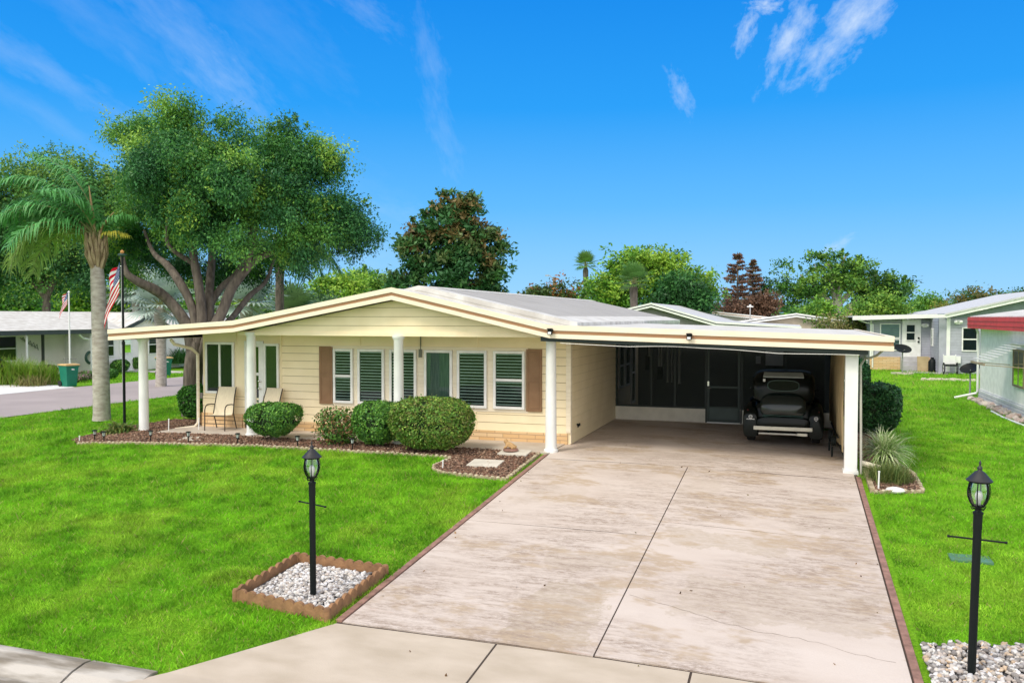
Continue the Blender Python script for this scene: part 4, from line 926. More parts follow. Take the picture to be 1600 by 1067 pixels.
def lamppost(x, y, H_, tx, ty, rz, label, cover):
    t = thing('lamp_post', label, 'lamp post', (x, y, gz(x, y)), 0); t.rotation_euler = (tx, ty, rz)
    hp = H_ - .47
    mb = MB(); mb.lathe([(.037, -.05), (.037, hp - .16)], n=20); mb.build('post', blackm, t, smooth=True)
    mb = MB(); mb.lathe([(.040, hp - .16), (.040, hp - .02), (.046, hp - .02), (.046, hp + .0), (.030, hp + .01), (.024, hp + .03), (.03, hp + .045), (.02, hp + .055)], n=20); mb.build('collar', blackm, t, smooth=True)
    mb = MB(); mb.tube([(-.24, 0, hp - .26), (.24, 0, hp - .26)], .009, 8); mb.lathe([(.013, 0), (.013, .02)], (-.25, 0, hp - .26), 8, 'x'); mb.lathe([(.013, 0), (.013, .02)], (.23, 0, hp - .26), 8, 'x'); mb.build('ladder_rest', blackm, t, smooth=True)
    z0 = hp + .05; prof = [(.045, 0), (.078, .05), (.096, .10), (.100, .15), (.092, .20), (.082, .235)]
    mb = MB(); mb.lathe([(.02, z0 - .01), (.05, z0 + .0), (.055, z0 + .015), (.04, z0 + .02)], n=16); mb.lathe([(.085, z0 + .232), (.098, z0 + .236), (.085, z0 + .25)], n=20)
    for k in range(6):
        a = k * pi / 3 + .3; mb.tube([(r * cos(a) * 1.03, r * sin(a) * 1.03, z0 + h) for r, h in prof], .0055, 6); mb.tube([(.02 * cos(a), .02 * sin(a), hp + .03), (.055 * cos(a), .055 * sin(a), hp + .028), (.07 * cos(a), .07 * sin(a), hp + .055), (.05 * cos(a), .05 * sin(a), z0 + .01)], .005, 6)
    lan = mb.build('lantern_cage', blackm, t, smooth=True)
    mb = MB(); mb.lathe(prof_ := [(r * .97, z0 + h) for r, h in prof], n=24); mb.f = mb.f[:-2]; mb.m = mb.m[:-2]; mb.build('glass', glassmat('lantern_glass', (.93, .95, .95), .47, .06), lan, smooth=True)
    mb = MB(); mb.lathe([(.018, z0 + .0), (.022, z0 + .03), (.022, z0 + .06), (.03, z0 + .07), (.034, z0 + .11), (.024, z0 + .145), (.0, z0 + .155)], n=14); mb.build('bulb', mat('bulb_white', (.85, .86, .82), .3), lan, smooth=True)
    mb = MB(); zr = z0 + .245; mb.lathe([(.112, zr), (.116, zr + .008), (.10, zr + .022), (.075, zr + .05), (.045, zr + .085), (.022, zr + .10), (.018, zr + .11), (.024, zr + .118), (.022, zr + .13), (.012, zr + .14), (.008, zr + .16), (.012, zr + .168), (.002, zr + .20)], n=24); mb.build('lantern_roof', mat('lantern_roof_black', (.018, .018, .020), .5, bump=.2, bscale=80), lan, smooth=True)
lamppost(-.63, -8.02, 1.86, 0, -.004, -.35, 'black lamp post standing in white gravel left of the driveway', 0)
lamppost(6.39, -7.74, 2.05, 0, .022, -.1, 'black lamp post leaning slightly right in gravel right of the driveway', 0)
mb = MB(); mb.box(-.25, .25, -.16, .16, -.05, .012); o = mb.build('utility_cover', mat('cover_teal', (.07, .20, .15), .9, col2=(.08, .16, .07), nscale=9), bevel=.01); o.location = (7.0, -4.28, gz(7, -4.28)); tag(o, 'green blue utility cover sunk in the right lawn behind the lamp post', 'cover')
# ------------------------------------------------------------------ foliage generators
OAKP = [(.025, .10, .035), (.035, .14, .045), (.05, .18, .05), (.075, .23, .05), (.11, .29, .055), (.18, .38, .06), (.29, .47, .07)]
def leafcloud(centers, per, cr, size, pal, r, flat=1.0, droop=0.0, asp=.5, ptint=None):
    n = len(centers); N_ = n * per
    c = np.repeat(centers, per, 0); off = r.randn(N_, 3) * np.array([cr, cr, cr * flat]); 
    rad = np.linalg.norm(off[:, :2], axis=1); off[:, 2] -= droop * np.abs(r.randn(N_)) * cr
    p = c + off
    d = off / (np.linalg.norm(off, axis=1)[:, None] + 1e-6) + r.randn(N_, 3) * .55; d[:, 2] += .2 - droop * .8
    nz = r.randn(N_, 3); nz[:, 2] += .9
    d -= nz * (d * nz).sum(1)[:, None] / (nz * nz).sum(1)[:, None]; d /= np.linalg.norm(d, axis=1)[:, None] + 1e-6
    b = np.cross(nz, d); b /= np.linalg.norm(b, axis=1)[:, None] + 1e-6
    s = (size * (.6 + .8 * r.rand(N_)))[:, None]
    V = np.stack([p - d * s, p + b * s * asp, p + d * s, p - b * s * asp], 1).reshape(-1, 3)
    pal = np.array(pal); k = r.randint(0, len(pal), n) if ptint is None else ptint
    t = np.repeat(pal[k], per, 0) * (.78 + .44 * r.rand(N_))[:, None]
    return V, t
def blobpts(blobs, n, r, lo=.55):
    B = np.array([[*b[0], b[1], b[2], b[3]] for b in blobs]); w_ = (B[:, 3] * B[:, 4] * B[:, 5]) ** .66; k = r.choice(len(B), n, p=w_ / w_.sum())
    d = r.randn(n, 3); d /= np.linalg.norm(d, axis=1)[:, None]; q = lo + (1 - lo) * r.rand(n) ** .6
    q *= 1 + .13 * r.randn(n)
    return B[k, :3] + d * B[k, 3:] * q[:, None]
def pb(lst, dd, sy=1.0):
    """blobs read off the photo: (px, py, radius px[, depth offset])"""
    o = []
    for q in lst:
        d = dd + (q[3] if len(q) > 3 else 0); R_ = q[2] * d / F; o.append((P(q[0], q[1], d), R_, R_ * sy, R_))
    return o
def tree(name, label, cat, base, blobs, pal, n, per, cr, size, seed, limbs=None, trunk=.2, group=None, droop=0, flat=.7, bark=None, lo=.55, asp=.5, tips=0, boughs=0, rb=.5):
    r = np.random.RandomState(seed); base = Vector(base)
    t = thing(name, label, cat, base, 0, group)
    cen = blobpts(blobs, n, r, lo)
    pt_ = None
    if boughs:                                     # foliage gathered in boughs with gaps between; sunlit tops painted in as lighter, yellower tints high up
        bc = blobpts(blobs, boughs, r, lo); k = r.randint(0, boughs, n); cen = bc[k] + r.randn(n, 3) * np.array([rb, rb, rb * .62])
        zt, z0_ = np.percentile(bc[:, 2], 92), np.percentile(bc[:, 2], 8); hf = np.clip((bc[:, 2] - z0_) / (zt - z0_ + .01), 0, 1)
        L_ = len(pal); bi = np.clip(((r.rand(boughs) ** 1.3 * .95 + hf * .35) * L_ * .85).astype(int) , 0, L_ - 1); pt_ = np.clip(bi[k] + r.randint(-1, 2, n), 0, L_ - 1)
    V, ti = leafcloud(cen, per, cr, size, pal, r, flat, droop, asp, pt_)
    if tips:                                       # loose twigs standing out of the outline
        B = sorted(blobs, key=lambda b: -b[0][2])[:max(3, len(blobs) * 2 // 3)]; cs = []; cen_ = np.array([b[0] for b in blobs]); rad_ = np.array([b[3] for b in blobs])
        for _ in range(tips):
            b = B[r.randint(len(B))]; dd = r.randn(3); dd[2] = abs(dd[2]) * .9 + .1; dd /= np.linalg.norm(dd)
            if (np.linalg.norm(cen_ - (np.array(b[0]) + dd * np.array(b[1:]) * 1.2), axis=1) < rad_ * 1.0).any(): continue
            for k in range(7): cs.append(np.array(b[0]) + dd * np.array(b[1:]) * (1.0 + .055 * k))
        V2, t2 = leafcloud(np.array(cs), 9, cr * .28, size * .8, pal, r); V = np.concatenate([V, V2]); ti = np.concatenate([ti, t2])
    npmesh('crown', V - np.array(base), 4, leafm, t, tint=ti)
    mb = MB(); cc = sum((Vector(b[0]) for b in blobs), Vector()) / len(blobs)
    if limbs is None:
        top = Vector((cc.x, cc.y, cc.z)); fork = base.lerp(top, .55); limbs = [([base - Vector((0, 0, .2)), base.lerp(fork, .5) + Vector((trunk * .3, 0, 0)), fork], [trunk, trunk * .8, trunk * .65])]
        rr = random.Random(seed)
        for b in sorted(blobs, key=lambda b: -b[1])[:7]:
            e = Vector(b[0]); mid = fork.lerp(e, .5) + Vector((rr.uniform(-.2, .2), rr.uniform(-.2, .2), rr.uniform(0, .3))) * b[1]
            limbs.append(([fork - Vector((0, 0, trunk)), mid, e], [trunk * .5, trunk * .3, trunk * .08]))
    for pts, rs in limbs: mb.tube([Vector(p) - base for p in pts], rs, 9)
    mb.build('trunk', bark or barkm, t, smooth=True)
    return t
def bezier(pts, n=14):
    """smooth polyline through points (Catmull-Rom)"""
    P_ = [Vector(p[:3]) for p in pts]; R_ = [p[3] for p in pts]; o = []; ro = []
    P_ = [P_[0] * 2 - P_[1]] + P_ + [P_[-1] * 2 - P_[-2]]
    for i in range(1, len(P_) - 2):
        for k in range(n):
            t = k / n; a, b, c, d = P_[i - 1:i + 3]
            o.append(.5 * ((2 * b) + (c - a) * t + (2 * a - 5 * b + 4 * c - d) * t * t + (3 * b - a - 3 * c + d) * t ** 3)); ro.append(R_[i - 1] * (1 - t) + R_[i] * t)
    o.append(P_[-2]); ro.append(R_[-1]); return o, ro

# the big oak behind the left porch corner
OD = 24.5
ob = P(306, 651, 24); ob.z = gz(ob.x, ob.y)
limbs = []
for pts in [[(303, 655, 24, .36), (301, 600, 24, .27), (304, 560, 24, .27), (310, 535, 24, .20)],
            [(304, 560, 24, .22), (296, 520, 24, .18), (284, 495, 24, .165), (262, 468, 24, .15), (240, 452, 23.6, .15), (215, 440, 23.2, .12), (197, 425, 23, .09), (190, 395, 23, .05)],
            [(305, 560, 24, .18), (305, 505, 24, .13), (296, 470, 24, .12), (280, 440, 24, .13), (262, 415, 24.4, .11), (240, 395, 24.8, .07), (225, 360, 25, .04)],
            [(306, 560, 24, .18), (315, 505, 24, .15), (311, 450, 24, .135), (303, 405, 24, .12), (300, 370, 24.2, .10), (285, 330, 24.4, .06)],
            [(303, 412, 24, .08), (283, 400, 23.8, .07), (262, 380, 23.6, .06), (262, 340, 23.6, .03)],
            [(308, 560, 24, .18), (326, 505, 24.2, .15), (327, 460, 24.4, .13), (330, 415, 24.8, .12), (334, 370, 25, .07)],
            [(326, 480, 24.3, .12), (345, 450, 24.6, .10), (372, 425, 24.8, .09), (385, 390, 25, .07), (395, 350, 25, .04)],
            [(308, 560, 24, .2), (338, 505, 24, .16), (350, 480, 24, .15), (362, 450, 24, .15), (385, 420, 24, .13), (405, 402, 24, .11), (430, 392, 24.2, .09), (455, 372, 24.4, .07), (478, 352, 24.4, .04)],
            [(308, 560, 24.2, .15), (352, 508, 24.6, .10), (368, 490, 25, .09), (390, 462, 25.4, .09), (415, 440, 25.8, .06), (430, 400, 26, .04)],
            [(385, 420, 24, .09), (395, 385, 23.8, .07), (402, 350, 23.7, .04)]]:
    a, b = bezier([(*P(x, y, d), r_) for x, y, d, r_ in pts], 6); limbs.append((a, b))
oakb = pb([(225, 245, 54, 1.2), (290, 222, 54), (352, 255, 60, -.8), (425, 268, 40), (476, 245, 42), (500, 300, 50), (538, 335, 38), (218, 298, 46, 1.6), (280, 300, 66, -1.2), (355, 325, 58, -1.8), (445, 325, 50, -.8), (520, 355, 40),
            (245, 350, 38, 1.2), (395, 290, 48, -1.5), (285, 190, 24), (222, 212, 22), (435, 210, 18), (470, 212, 24), (558, 330, 18), (545, 378, 20), (480, 378, 32, -.8), (430, 368, 34, -1.2), (212, 352, 26, 2.2), (330, 290, 56, 2), (300, 345, 34, -2)], OD)
oakb += pb([(205, 400, 34, 4.5), (260, 405, 36, 5), (320, 400, 40, 5), (380, 400, 38, 5), (425, 405, 28, 4.5), (300, 300, 76, 3.2), (430, 320, 56, 2.5), (250, 280, 56, 3), (180, 395, 26, 3), (470, 390, 24, 3)], OD)
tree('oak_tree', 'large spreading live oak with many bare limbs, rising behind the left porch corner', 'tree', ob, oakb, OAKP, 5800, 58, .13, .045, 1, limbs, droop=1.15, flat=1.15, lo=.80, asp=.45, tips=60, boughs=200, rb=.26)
# second dense tree behind the palm
lb = P(70, 600, 60); lb.z = gz(lb.x, lb.y)
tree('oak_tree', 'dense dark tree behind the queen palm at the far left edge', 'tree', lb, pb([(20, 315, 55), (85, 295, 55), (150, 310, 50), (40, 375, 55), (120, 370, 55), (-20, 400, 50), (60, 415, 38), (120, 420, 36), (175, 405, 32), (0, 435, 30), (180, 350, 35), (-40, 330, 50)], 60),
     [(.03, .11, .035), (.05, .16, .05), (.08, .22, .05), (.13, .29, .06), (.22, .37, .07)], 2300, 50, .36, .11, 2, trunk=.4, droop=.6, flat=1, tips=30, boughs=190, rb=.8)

# palms
RV = Vector((cos(radians(YAW)), sin(radians(YAW)), 0)); FV = Vector((-sin(radians(YAW)), cos(radians(YAW)), 0))
def frond_geo(base, az, el, Ln, bend, ll, r, n=52, wd=.021, hang=.8):
    """az: 0 = picture right, 90 = away; el: start elevation"""
    hd = RV * cos(radians(az)) + FV * sin(radians(az)); p = Vector(base); pts = []; K = 22
    for i in range(K + 1):
        e = radians(el - bend * (i / K) ** 1.15); d = hd * cos(e) + Vector((0, 0, 1)) * sin(e); pts.append((p.copy(), d.copy())); p = p + d * Ln / K
    VS = []; 
    for i in range(n):
        f = .16 + .84 * i / (n - 1); q = f * K; j = min(int(q), K - 1); p0 = pts[j][0].lerp(pts[j + 1][0], q - j); d = pts[j][1]
        side = d.cross(Vector((0, 0, 1))); side = side.normalized() if side.length > .05 else hd.orthogonal().normalized(); up = side.cross(d).normalized()
        l = ll * (sin(pi * (.12 + .80 * f)) ** .6) * r.uniform(.8, 1.15)
        for s in (-1, 1):
            dr = (side * s * r.uniform(.6, 1.0) + d * r.uniform(.35, .65) + up * r.uniform(-.1, .35)).normalized()
            a = p0; b = a + dr * l * .4; dr2 = (dr + Vector((0, 0, -1)) * hang * r.uniform(.7, 1.2)).normalized(); c = b + dr2 * l * .35
            dr3 = (dr2 + Vector((0, 0, -1)) * hang * 1.2).normalized(); e_ = c + dr3 * l * .3
            wv = d.cross(dr).cross(dr).normalized() * wd if d.cross(dr).length > .01 else side * wd
            for (u, v, w0, w1) in ((a, b, .7, 1), (b, c, 1, .8), (c, e_, .8, .1)): VS.append((u - wv * w0, u + wv * w0, v + wv * w1, v - wv * w1))
    return pts, VS
def qpalm(name, label, base, trunkpts, crown, fronds, seed, col=(.10, .32, .09), wd=.022, bk=None):
    t = thing(name, label, 'palm tree', base); r = random.Random(seed); base = Vector(base)
    a, b = bezier(trunkpts, 8); mb = MB(); mb.tube([Vector(p) - base for p in a], b, 14); mb.build('trunk', bk or palmbark, t, smooth=True)
    V = []; T = []; st = MB()
    for f in fronds:
        az, el, L_, bend, ll = f[:5]; c_ = f[5] if len(f) > 5 else col
        pts, vs = frond_geo(crown, az, el, L_, bend, ll, r, n=f[6] if len(f) > 6 else 56, wd=wd)
        st.tube([p - base for p, d in pts], [.030 * (1 - .85 * i / len(pts)) for i in range(len(pts))], 5)
        for q in vs:
            V += [tuple(p - base) for p in q]; k = r.uniform(.7, 1.35); T.append((c_[0] * k, c_[1] * k, c_[2] * k))
    npmesh('fronds', np.array(V), 4, leafm, t, tint=np.array(T)); st.build('frond_stems', mat('frond_stem', (.24, .26, .10), .6), t)
    return t, base
pbase = (-15.3, 3.5, gz(-15.3, 3.5)); pc_ = P(150, 372, 24.6)
yel = (.55, .50, .07); grn = (.10, .32, .08); lgr = (.32, .47, .13)
pt, pbv = qpalm('queen_palm', 'tall queen palm with grey ringed trunk beside the flagpole', pbase,
    [(*P(159, 657, 24.3), .26), (*P(159, 640, 24.3), .235), (*P(157, 560, 24.3), .225), (*P(155, 490, 24.4), .21), (*P(153, 440, 24.5), .20), (*P(151, 418, 24.6), .175)], pc_,
    [(180, 35, 3.0, 120, .95, lgr), (172, 22, 2.7, 110, .9, lgr), (200, 30, 3.0, 125, .9, lgr), (178, 62, 3.3, 110, .9), (165, 50, 3.3, 105, .95), (195, 75, 3.3, 95, .85), (150, 70, 3.2, 90, .85), (210, 55, 3.1, 110, .9), (230, 35, 2.7, 100, .9),
     (130, 55, 2.9, 95, .85), (185, 88, 3.2, 75, .8), (90, 50, 2.6, 90, .8), (0, 66, 1.5, 90, .5, grn), (-5, 30, 1.05, 60, .42, yel, 20), (165, 40, 3.4, 90, .9, grn), (186, 48, 3.5, 100, .9, grn), (250, 70, 2.4, 90, .8), (158, 82, 3.2, 62, .75, grn)], 4)
# old leaf bases and spear
mb = MB(); r_ = random.Random(9); cb_ = P(151, 418, 24.6)
for k in range(34):
    a = k * 2.399; f = k / 34; p0 = cb_ + Vector((cos(a), sin(a), 0)) * .12 + Vector((0, 0, f * .75)); l = r_.uniform(.35, .6) * (1.15 - .4 * f)
    p1 = p0 + Vector((cos(a) * .16, sin(a) * .16, l * .55)); p2 = p1 + Vector((cos(a) * .02, sin(a) * .02, l * .5)); mb.tube([p0 - pbv - Vector((0, 0, .1)), p1 - pbv, p2 - pbv], [.07, .055, .015], 6)
mb.build('leaf_bases', mat('leaf_base', (.44, .34, .22), .9, col2=(.22, .15, .09), nscale=9, stretch=(1, 1, .3), bump=.6, bscale=20), pt, smooth=True)
mb = MB(); mb.tube([cb_ + Vector((0, 0, .5)) - pbv, P(144, 330, 24.6) - pbv, P(139, 290, 24.6) - pbv], [.06, .045, .01], 6); mb.tube([cb_ + Vector((0, 0, .5)) - pbv, P(160, 352, 24.5) - pbv, P(178, 332, 24.4) - pbv], [.05, .035, .015], 6)
mb.build('spear_leaf', mat('spear', (.42, .28, .14), .7), pt, smooth=True)
b2 = P(436, 560, 34); b2.z = 0
qpalm('queen_palm', 'shaded palm with slim dark trunk seen right of the oak above the porch roof', b2, [(*P(437, 590, 34), .22), (*P(437, 500, 34), .18), (*P(437, 440, 34), .17), (*P(438, 410, 34), .21), (*P(440, 390, 34), .08)], P(440, 393, 34),
      [(0, 45, 3.4, 120, .9), (5, 20, 2.8, 90, .9), (-20, 35, 3.0, 120, .9), (180, 40, 2.6, 110, .8), (30, 60, 3.2, 100, .8), (150, 60, 2.8, 100, .8), (10, 0, 2.0, 70, .8), (-90, 30, 2.4, 100, .8), (60, -10, 1.8, 60, .8), (185, 5, 1.8, 70, .7)], 5, (.05, .15, .05), .02, barkm)
def fanpalm(name, label, base, crown, R_, nf, seed, col, trunk=.2, pet=.7, group=None, seg=22, lo=-40, tilt=1.0):
    t = thing(name, label, 'palm tree', base, 0, group); r = random.Random(seed); base = Vector(base); crown = Vector(crown); V = []; T = []; mb = MB(); sm = MB()
    mb.tube([Vector((0, 0, -.2)), (crown - base) * .5 + Vector((.05, 0, 0)), (crown - base) * .93, crown - base], [trunk * 1.2, trunk, trunk * 1.35, trunk * .5], 10)
    for k in range(nf):
        az = k * 2.399 + r.uniform(-.2, .2); el = radians(lo + (88 - lo) * (k / nf) ** .8); d = Vector((cos(az) * cos(el), sin(az) * cos(el), sin(el))); c = crown + d * pet * r.uniform(.8, 1.1)
        sm.tube([crown - base, c - base], [.025, .015], 5); side = d.cross(Vector((0, 0, 1)))
        side = side.normalized() if side.length > .05 else Vector((1, 0, 0)); up = side.cross(d).normalized(); kk = r.uniform(.75, 1.25)
        for j in range(seg):
            a = radians(-135 + 270 * j / (seg - 1)); dr = (d * cos(a) + side * sin(a) + up * .12).normalized(); l = R_ * (.8 + .2 * cos(a)) * r.uniform(.9, 1.05)
            w_ = dr.cross(up).normalized() * l * .055; m_ = c + dr * l * .62; e = m_ + (dr + Vector((0, 0, -.5 * tilt))).normalized() * l * .38
            V += [tuple(q - base) for q in (c - w_ * .2, c + w_ * .2, m_ + w_, m_ - w_)] + [tuple(q - base) for q in (m_ - w_, m_ + w_, e + w_ * .1, e - w_ * .1)]; T += [tuple(x * kk for x in col)] * 2
    npmesh('fan_leaves', np.array(V), 4, leafm, t, tint=np.array(T)); mb.build('trunk', palmbark if trunk > .21 else barkm, t, smooth=True); sm.build('leaf_stalks', MATS['frond_stem'], t)
    return t
silv = (.40, .50, .44)
for (x, y, d, R_, l) in [(250, 478, 40, 1.15, 'silver blue fan palm beyond the street, left of the oak trunk'), (385, 475, 38, 1.25, 'silver blue fan palm seen through the right limbs of the oak'), (455, 490, 44, 1.1, 'pale green fan palm just right of the dark palm trunk'), (212, 458, 60, 1.9, 'greyish fan palm between the flag and the oak limbs')]:
    c = P(x, y, d); fanpalm('fan_palm', l, (c.x, c.y, gz(c.x, c.y)), c, R_, 26, int(x), silv if x != 455 else (.14, .24, .09), .22, .9, lo=-35)
for (x, y, d, R_, l, col, g_) in [(915, 414, 80, .8, 'small sabal palm alone against the sky behind the main roof', (.13, .26, .05), -.1), (990, 442, 54, .8, 'sabal palm standing in front of the broad light green tree', (.10, .22, .05), -.1)]:
    c = P(x, y, d); fanpalm('sabal_palm', l, (c.x, c.y, -.1), c, R_, 24, int(x), col, .20, .75, lo=-30)

# ------------------------------------------------------------------ far trees
GR = [(.05, .15, .03), (.08, .22, .035), (.12, .30, .04), (.17, .36, .05), (.24, .40, .06)]
LG = [(.08, .21, .03), (.12, .29, .035), (.18, .38, .04), (.26, .46, .05), (.33, .50, .06)]
def ft(name, label, lst, d, pal, n, per, cr, size, seed, base=None, **k):
    k.setdefault('boughs', max(16, n // 8)); k.setdefault('rb', cr * 1.5); k.setdefault('tips', 8); k.setdefault('lo', .6)
    bx = base if base else (sum(q[0] for q in lst) / len(lst)); b = P(bx, 560, d); b.z = -.1 if b.x > -20 else gz(b.x, b.y)
    return tree(name, label, 'tree', b, pb(lst, d), pal, n, per, cr, size, seed, **k)
ft('magnolia_tree', 'rust tinged dark magnolia rising behind the roof ridge', [(690, 348, 28), (722, 334, 24), (705, 322, 15), (728, 320, 13), (660, 388, 33), (710, 385, 48), (752, 385, 30), (638, 425, 24), (688, 435, 43), (738, 435, 46), (778, 430, 18), (770, 455, 18), (636, 450, 22), (656, 358, 16), (772, 400, 14)], 40,
   [(.035, .12, .04), (.045, .15, .045), (.055, .17, .05), (.07, .18, .05), (.09, .18, .05), (.12, .17, .055), (.22, .16, .06)], 900, 34, .17, .12, 31, trunk=.3, flat=.8, asp=.45, boughs=150, rb=.26, tips=14)
ft('orange_tipped_tree', 'low tree with orange flushed leaves beside the utility pole', [(838, 466, 14), (868, 460, 14), (895, 464, 13), (852, 468, 14), (880, 468, 14)], 66, [(.09, .15, .04), (.12, .2, .05), (.36, .16, .05), (.06, .12, .04)], 260, 30, .3, .13, 32)
ft('broad_tree', 'broad bright green tree crown right of the sabal palms', [(975, 425, 20), (1010, 420, 26), (1050, 422, 26), (1080, 440, 24), (950, 450, 18), (985, 455, 24), (1030, 455, 28), (1085, 462, 20), (945, 465, 14), (965, 440, 12)], 62, LG, 900, 34, .35, .14, 33, base=1030)
ft('dark_green_tree', 'darker feathery tree overlapping the broad tree on its right', [(1060, 445, 20), (1075, 462, 20), (1050, 470, 20), (1090, 475, 16)], 58, [(.03, .13, .03), (.05, .17, .035), (.03, .10, .03)], 380, 40, .3, .11, 34)
ft('green_tree', 'round green tree behind the house between the oak and the magnolia', [(575, 440, 22), (595, 452, 16), (555, 452, 16), (565, 465, 20), (590, 470, 18)], 62, GR, 420, 36, .3, .12, 35)
ft('green_tree', 'loose sunlit tree left of the magnolia, touching the oak foliage', [(520, 452, 20), (540, 462, 20), (505, 470, 14), (535, 440, 12)], 55, LG, 300, 34, .3, .12, 36)
ft('green_tree', 'grey green tree low between the two palms above the porch roof', [(480, 478, 14), (460, 480, 12), (500, 482, 10)], 50, [(.10, .2, .07), (.07, .15, .06)], 160, 30, .3, .11, 37)
def conifer(px, top, bot, d, wpx, label, seed):
    b = P(px, 560, d); b.z = -.1; tp = P(px, top, d); t = thing('dead_conifer', label, 'tree', b, 0, 'rust brown conifers behind the roofs'); r = random.Random(seed); Hh = tp.z - b.z; R_ = wpx * d / F
    mb = MB(); mb.tube([(0, 0, -.2), (.05, 0, Hh * .5), (0, 0, Hh)], [.20, .13, .02], 8); V = []; T = []
    zb = 2.3
    while zb < Hh - .1:
        f = (zb - 2) / (Hh - 2); n = r.randint(5, 8)
        for k in range(n):
            a = r.uniform(0, 6.28); L_ = R_ * (1.05 - f) ** .8 * r.uniform(.8, 1.4); e = Vector((cos(a) * L_, sin(a) * L_, zb + L_ * .18)); s = Vector((0, 0, zb)); mb.tube([s, s.lerp(e, .6) - Vector((0, 0, .05)), e], [.025, .015, .005], 4, cap=False)
            dens = 44 if f < .45 else 26
            for j in range(dens):
                q = s.lerp(e, r.uniform(.25, 1)); o = Vector((r.gauss(0, .06), r.gauss(0, .06), r.gauss(-.04, .07))) * (1.9 if f < .35 else .7); q = q + o; dd = Vector((r.gauss(0, 1), r.gauss(0, 1), r.gauss(.2, .6))).normalized() * .2; ww = dd.orthogonal().normalized() * .055
                V += [tuple(q - dd), tuple(q + ww), tuple(q + dd), tuple(q - ww)]; c = r.choice([(.18, .085, .055), (.25, .12, .075), (.12, .065, .045), (.09, .10, .05)]) ; T.append(c)
        zb += r.uniform(.24, .42)
    npmesh('crown', np.array(V), 4, leafm, t, tint=np.array(T)); mb.build('trunk', barkm, t)
conifer(1151, 394, 490, 74, 34, 'taller rust brown conifer behind the rear roofs', 3); conifer(1175, 405, 490, 76, 28, 'shorter rust brown conifer just right of the taller one', 4)
ft('rust_shrub', 'rust brown bushy tree at the foot of the two conifers', [(1190, 482, 13), (1160, 488, 12), (1135, 489, 9), (1200, 480, 9)], 72, [(.17, .09, .055), (.12, .07, .045), (.21, .12, .075)], 240, 30, .3, .12, 38)
# right hand oak with grey limbs
d = 76; rb = P(1308, 560, d); rb.z = -.1; lim = []
for pts in [[(1308, 565, .5), (1307, 500, .42), (1306, 478, .40)], [(1306, 485, .3), (1290, 465, .22), (1270, 445, .14), (1250, 430, .06)], [(1306, 480, .3), (1312, 450, .22), (1300, 425, .14), (1290, 405, .06)], [(1308, 480, .28), (1325, 460, .2), (1345, 440, .14), (1370, 430, .06)],
            [(1306, 478, .25), (1300, 440, .18), (1315, 415, .12), (1322, 398, .05)], [(1312, 450, .14), (1335, 425, .09), (1345, 408, .04)], [(1290, 465, .12), (1265, 465, .08), (1240, 455, .04)], [(1300, 440, .1), (1280, 430, .07), (1272, 412, .03)], [(1325, 480, .3), (1335, 474, .2), (1352, 462, .1)]]:
    a, b = bezier([(*P(x, y, d), r_) for x, y, r_ in pts], 5); lim.append((a, b))
tree('oak_tree', 'sparse oak with pale bare limbs behind the right end of the carport', 'tree', rb, pb([(1300, 420, 20), (1330, 425, 22), (1280, 408, 9), (1318, 402, 10), (1345, 412, 10), (1265, 440, 22), (1235, 445, 20), (1215, 460, 20), (1250, 465, 22), (1290, 455, 20), (1335, 450, 22), (1365, 450, 20), (1385, 435, 16), (1400, 450, 17), (1395, 462, 16), (1225, 425, 10), (1412, 440, 7), (1370, 470, 16)], d),
     [(.035, .11, .025), (.06, .17, .03), (.09, .24, .035), (.14, .30, .04), (.2, .36, .05)], 800, 28, .26, .14, 39, lim, bark=mat('pale_bark', (.34, .31, .27), .9), tips=30, boughs=85, rb=.6)
ft('bright_shrub', 'bright yellow green bushy tree left of the grey neighbour house', [(1375, 490, 22), (1355, 498, 14), (1395, 492, 14), (1385, 480, 12), (1350, 515, 14)], 56, [(.16, .33, .04), (.24, .40, .05), (.10, .24, .03)], 360, 36, .3, .10, 40)
ft('bright_shrub', 'round green shrub in front of the sparse oak trunk', [(1272, 492, 16), (1285, 485, 12), (1262, 505, 12)], 60, LG, 200, 34, .28, .11, 41)
ft('flowering_shrub', 'yellow green shrub beside the carport roof end', [(1325, 512, 16), (1345, 520, 14), (1310, 520, 10), (1290, 514, 10)], 50, [(.20, .24, .06), (.12, .22, .04), (.28, .26, .10)], 220, 30, .25, .09, 42)
ft('far_tree', 'rounded dark tree far off between the two neighbour roofs', [(1450, 480, 14), (1465, 482, 10), (1436, 486, 8)], 95, GR, 160, 30, .4, .16, 43)
ft('far_tree', 'small yellow tree far off above the grey neighbour roof', [(1475, 488, 8), (1484, 490, 6)], 85, [(.30, .30, .05), (.2, .26, .05)], 80, 30, .3, .13, 44)
ft('far_tree', 'long dark tree crown behind the grey neighbour roof', [(1515, 478, 14), (1535, 472, 13), (1560, 474, 13), (1585, 472, 12), (1610, 475, 14), (1500, 486, 10)], 80, [(.05, .14, .03), (.09, .19, .04), (.16, .14, .04)], 360, 30, .4, .14, 45)
hills = []
